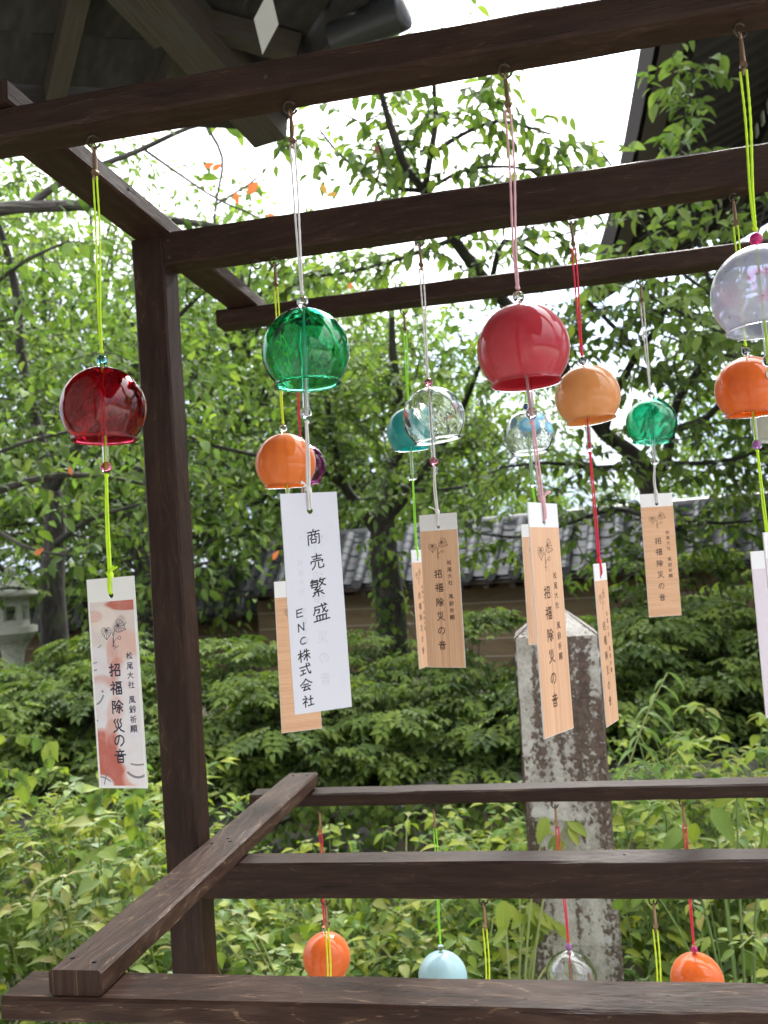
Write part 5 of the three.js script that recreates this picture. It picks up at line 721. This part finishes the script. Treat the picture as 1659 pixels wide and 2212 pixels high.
{ // serrated shrub at the right, and its neighbours
  const r = rngOf(15);
  [[1500, 2.25, 0.84, [[1540, 1745, 0.095, 0.3], [1590, 1685, 0.085, 1.3], [1470, 1790, 0.075, -1.4], [1650, 1770, 0.08, 1.6], [1560, 1860, 0.08, 1.0], [1400, 1900, 0.08, -1.0]]], [1020, 2.5, 0.55, [[1090, 1945, 0.095, -0.2], [1140, 1950, 0.095, 0.5], [1185, 1975, 0.08, 0.9], [1210, 2060, 0.08, 1.1], [1225, 1770, 0.07, 1.2], [1180, 1765, 0.075, -0.4]]]].forEach(([px, Z, H, ls], k) => {
    const foot = plan((px - 829) / F * Z, Z, 0), t = thing('serrated_shrub', foot, k ? 'shrub with hanging serrated yellow-green leaves in front of the granite post' : 'shrub with large serrated green leaves on arching green stems right of the granite post', 'shrub');
    for (const [lx, ly, s, tw] of ls) { const p = at(lx, ly, Z).sub(foot); part(t, 'stem', taper([V(0, 0, 0), p.clone().multiplyScalar(0.55).add(V(0, 0.12, 0)), p], 0.005, 0.0018, 6, 10), k ? stemPale : stemMat); for (let q = 0; q < 4; q++) { const d = V(0, -0.7, 0).addScaledVector(RIGHT, Math.sin(tw + q * 1.5)).addScaledVector(AHEAD, -0.5 * Math.cos(q)); leafMesh(t, LEAF.serrate, leafMatrix(p.clone().add(V((r() - 0.5) * 0.05 * q, -0.02 * q, (r() - 0.5) * 0.04 * q)), d, V(0, 0.8, 0).addScaledVector(AHEAD, -0.7).addScaledVector(rv(r), 0.3), s * (q ? 0.75 : 1)), leafTones[k ? [1, 3, 0][q % 3] : [2, 0, 1][q % 3]]); } }
  });
}
{ // heart-leaved vines at the left
  const r = rngOf(25), Z = 2.7; [[[-20, 1760], [40, 1700], [95, 1660], [108, 1620], [90, 1598], [40, 1590], [-30, 1585]], [[150, 1800], [180, 1750], [215, 1712], [245, 1690]], [[330, 1850], [300, 1800], [285, 1745], [300, 1700]], [[-40, 1680], [0, 1660], [40, 1670], [70, 1720]], [[560, 2040], [640, 2000], [720, 1990], [800, 1960]]].forEach((v, i) => {
    const pts = v.map((p) => at(p[0], p[1], Z + i * 0.05)); pts.unshift(pts[0].clone().setY(0.1)); const base = pts[0], t = thing('heart_leaf_vine', base, i === 4 ? 'heart-leaved vine trailing below the thick lower rail' : 'thin vine with small heart-shaped leaves rising over the weeds on the post side', 'vine', 'heart-leaved vines'), loc = pts.map((p) => p.clone().sub(base)), c = new THREE.CatmullRomCurve3(loc);
    part(t, 'stem', taper(loc, 0.0024, 0.001, 5), i % 2 ? stemPale : stemMat); for (let k = 0; k < 11; k++) { const p = c.getPoint(lerp(0.3, 1, k / 10)), d = V(0, -0.9, 0).addScaledVector(RIGHT, (r() - 0.5) * 1.6); leafMesh(t, LEAF.heart, leafMatrix(p, d, AHEAD.clone().multiplyScalar(-1).add(V(0, 0.9, 0)).addScaledVector(rv(r), 0.5), 0.035 + r() * 0.035), leafTones[[0, 1, 4, 2][k % 4]]); }
  });
}
{ // dead orange leaves caught on the boughs
  const r = rngOf(35), m = phys(0.55, 0.15, 0.035, 0.97, { transmission: 0.45, thickness: 0, side: THREE.DoubleSide }), m2 = phys(0.5, 0.28, 0.05, 0.97, { transmission: 0.45, thickness: 0, side: THREE.DoubleSide }), dk = phys(0.16, 0.05, 0.03, 0.97, { transmission: 0.45, thickness: 0, side: THREE.DoubleSide });
  for (const [px, py, s, a, mm] of [[440, 362, 0.055, 1.2, m], [458, 370, 0.06, 0.9, m], [508, 415, 0.06, 3, m], [535, 420, 0.085, 0.7, m], [575, 468, 0.045, 1.4, m],  [812, 312, 0.05, 3.1, dk], [692, 398, 0.06, 2.6, m2], [705, 424, 0.055, 1.3, m2], [75, 1200, 0.05, 0.9, m], [150, 1008, 0.04, 3, m], [755, 626, 0.04, 0.2, m], [590, 1210, 0.05, 0.5, m]]) { const p = at(px, py, py > 900 ? 4.0 : 4.2), l = new THREE.Mesh(LEAF.cherry, mm); l.name = numbered('dead_leaf'); l.castShadow = true; l.applyMatrix4(leafMatrix(p, V(0, Math.cos(a), 0).addScaledVector(RIGHT, Math.sin(a)), AHEAD.clone().negate().addScaledVector(rv(r), 0.4), s)); scene.add(l); tag(l, mm === dk ? 'withered dark brown leaf hanging among the green leaves' : mm === m2 ? 'withered ochre leaf hanging on a bare bough' : 'withered orange leaf hanging on a bough', 'leaf', 'withered leaves on the boughs'); }
}
renderer.render(scene, camera);
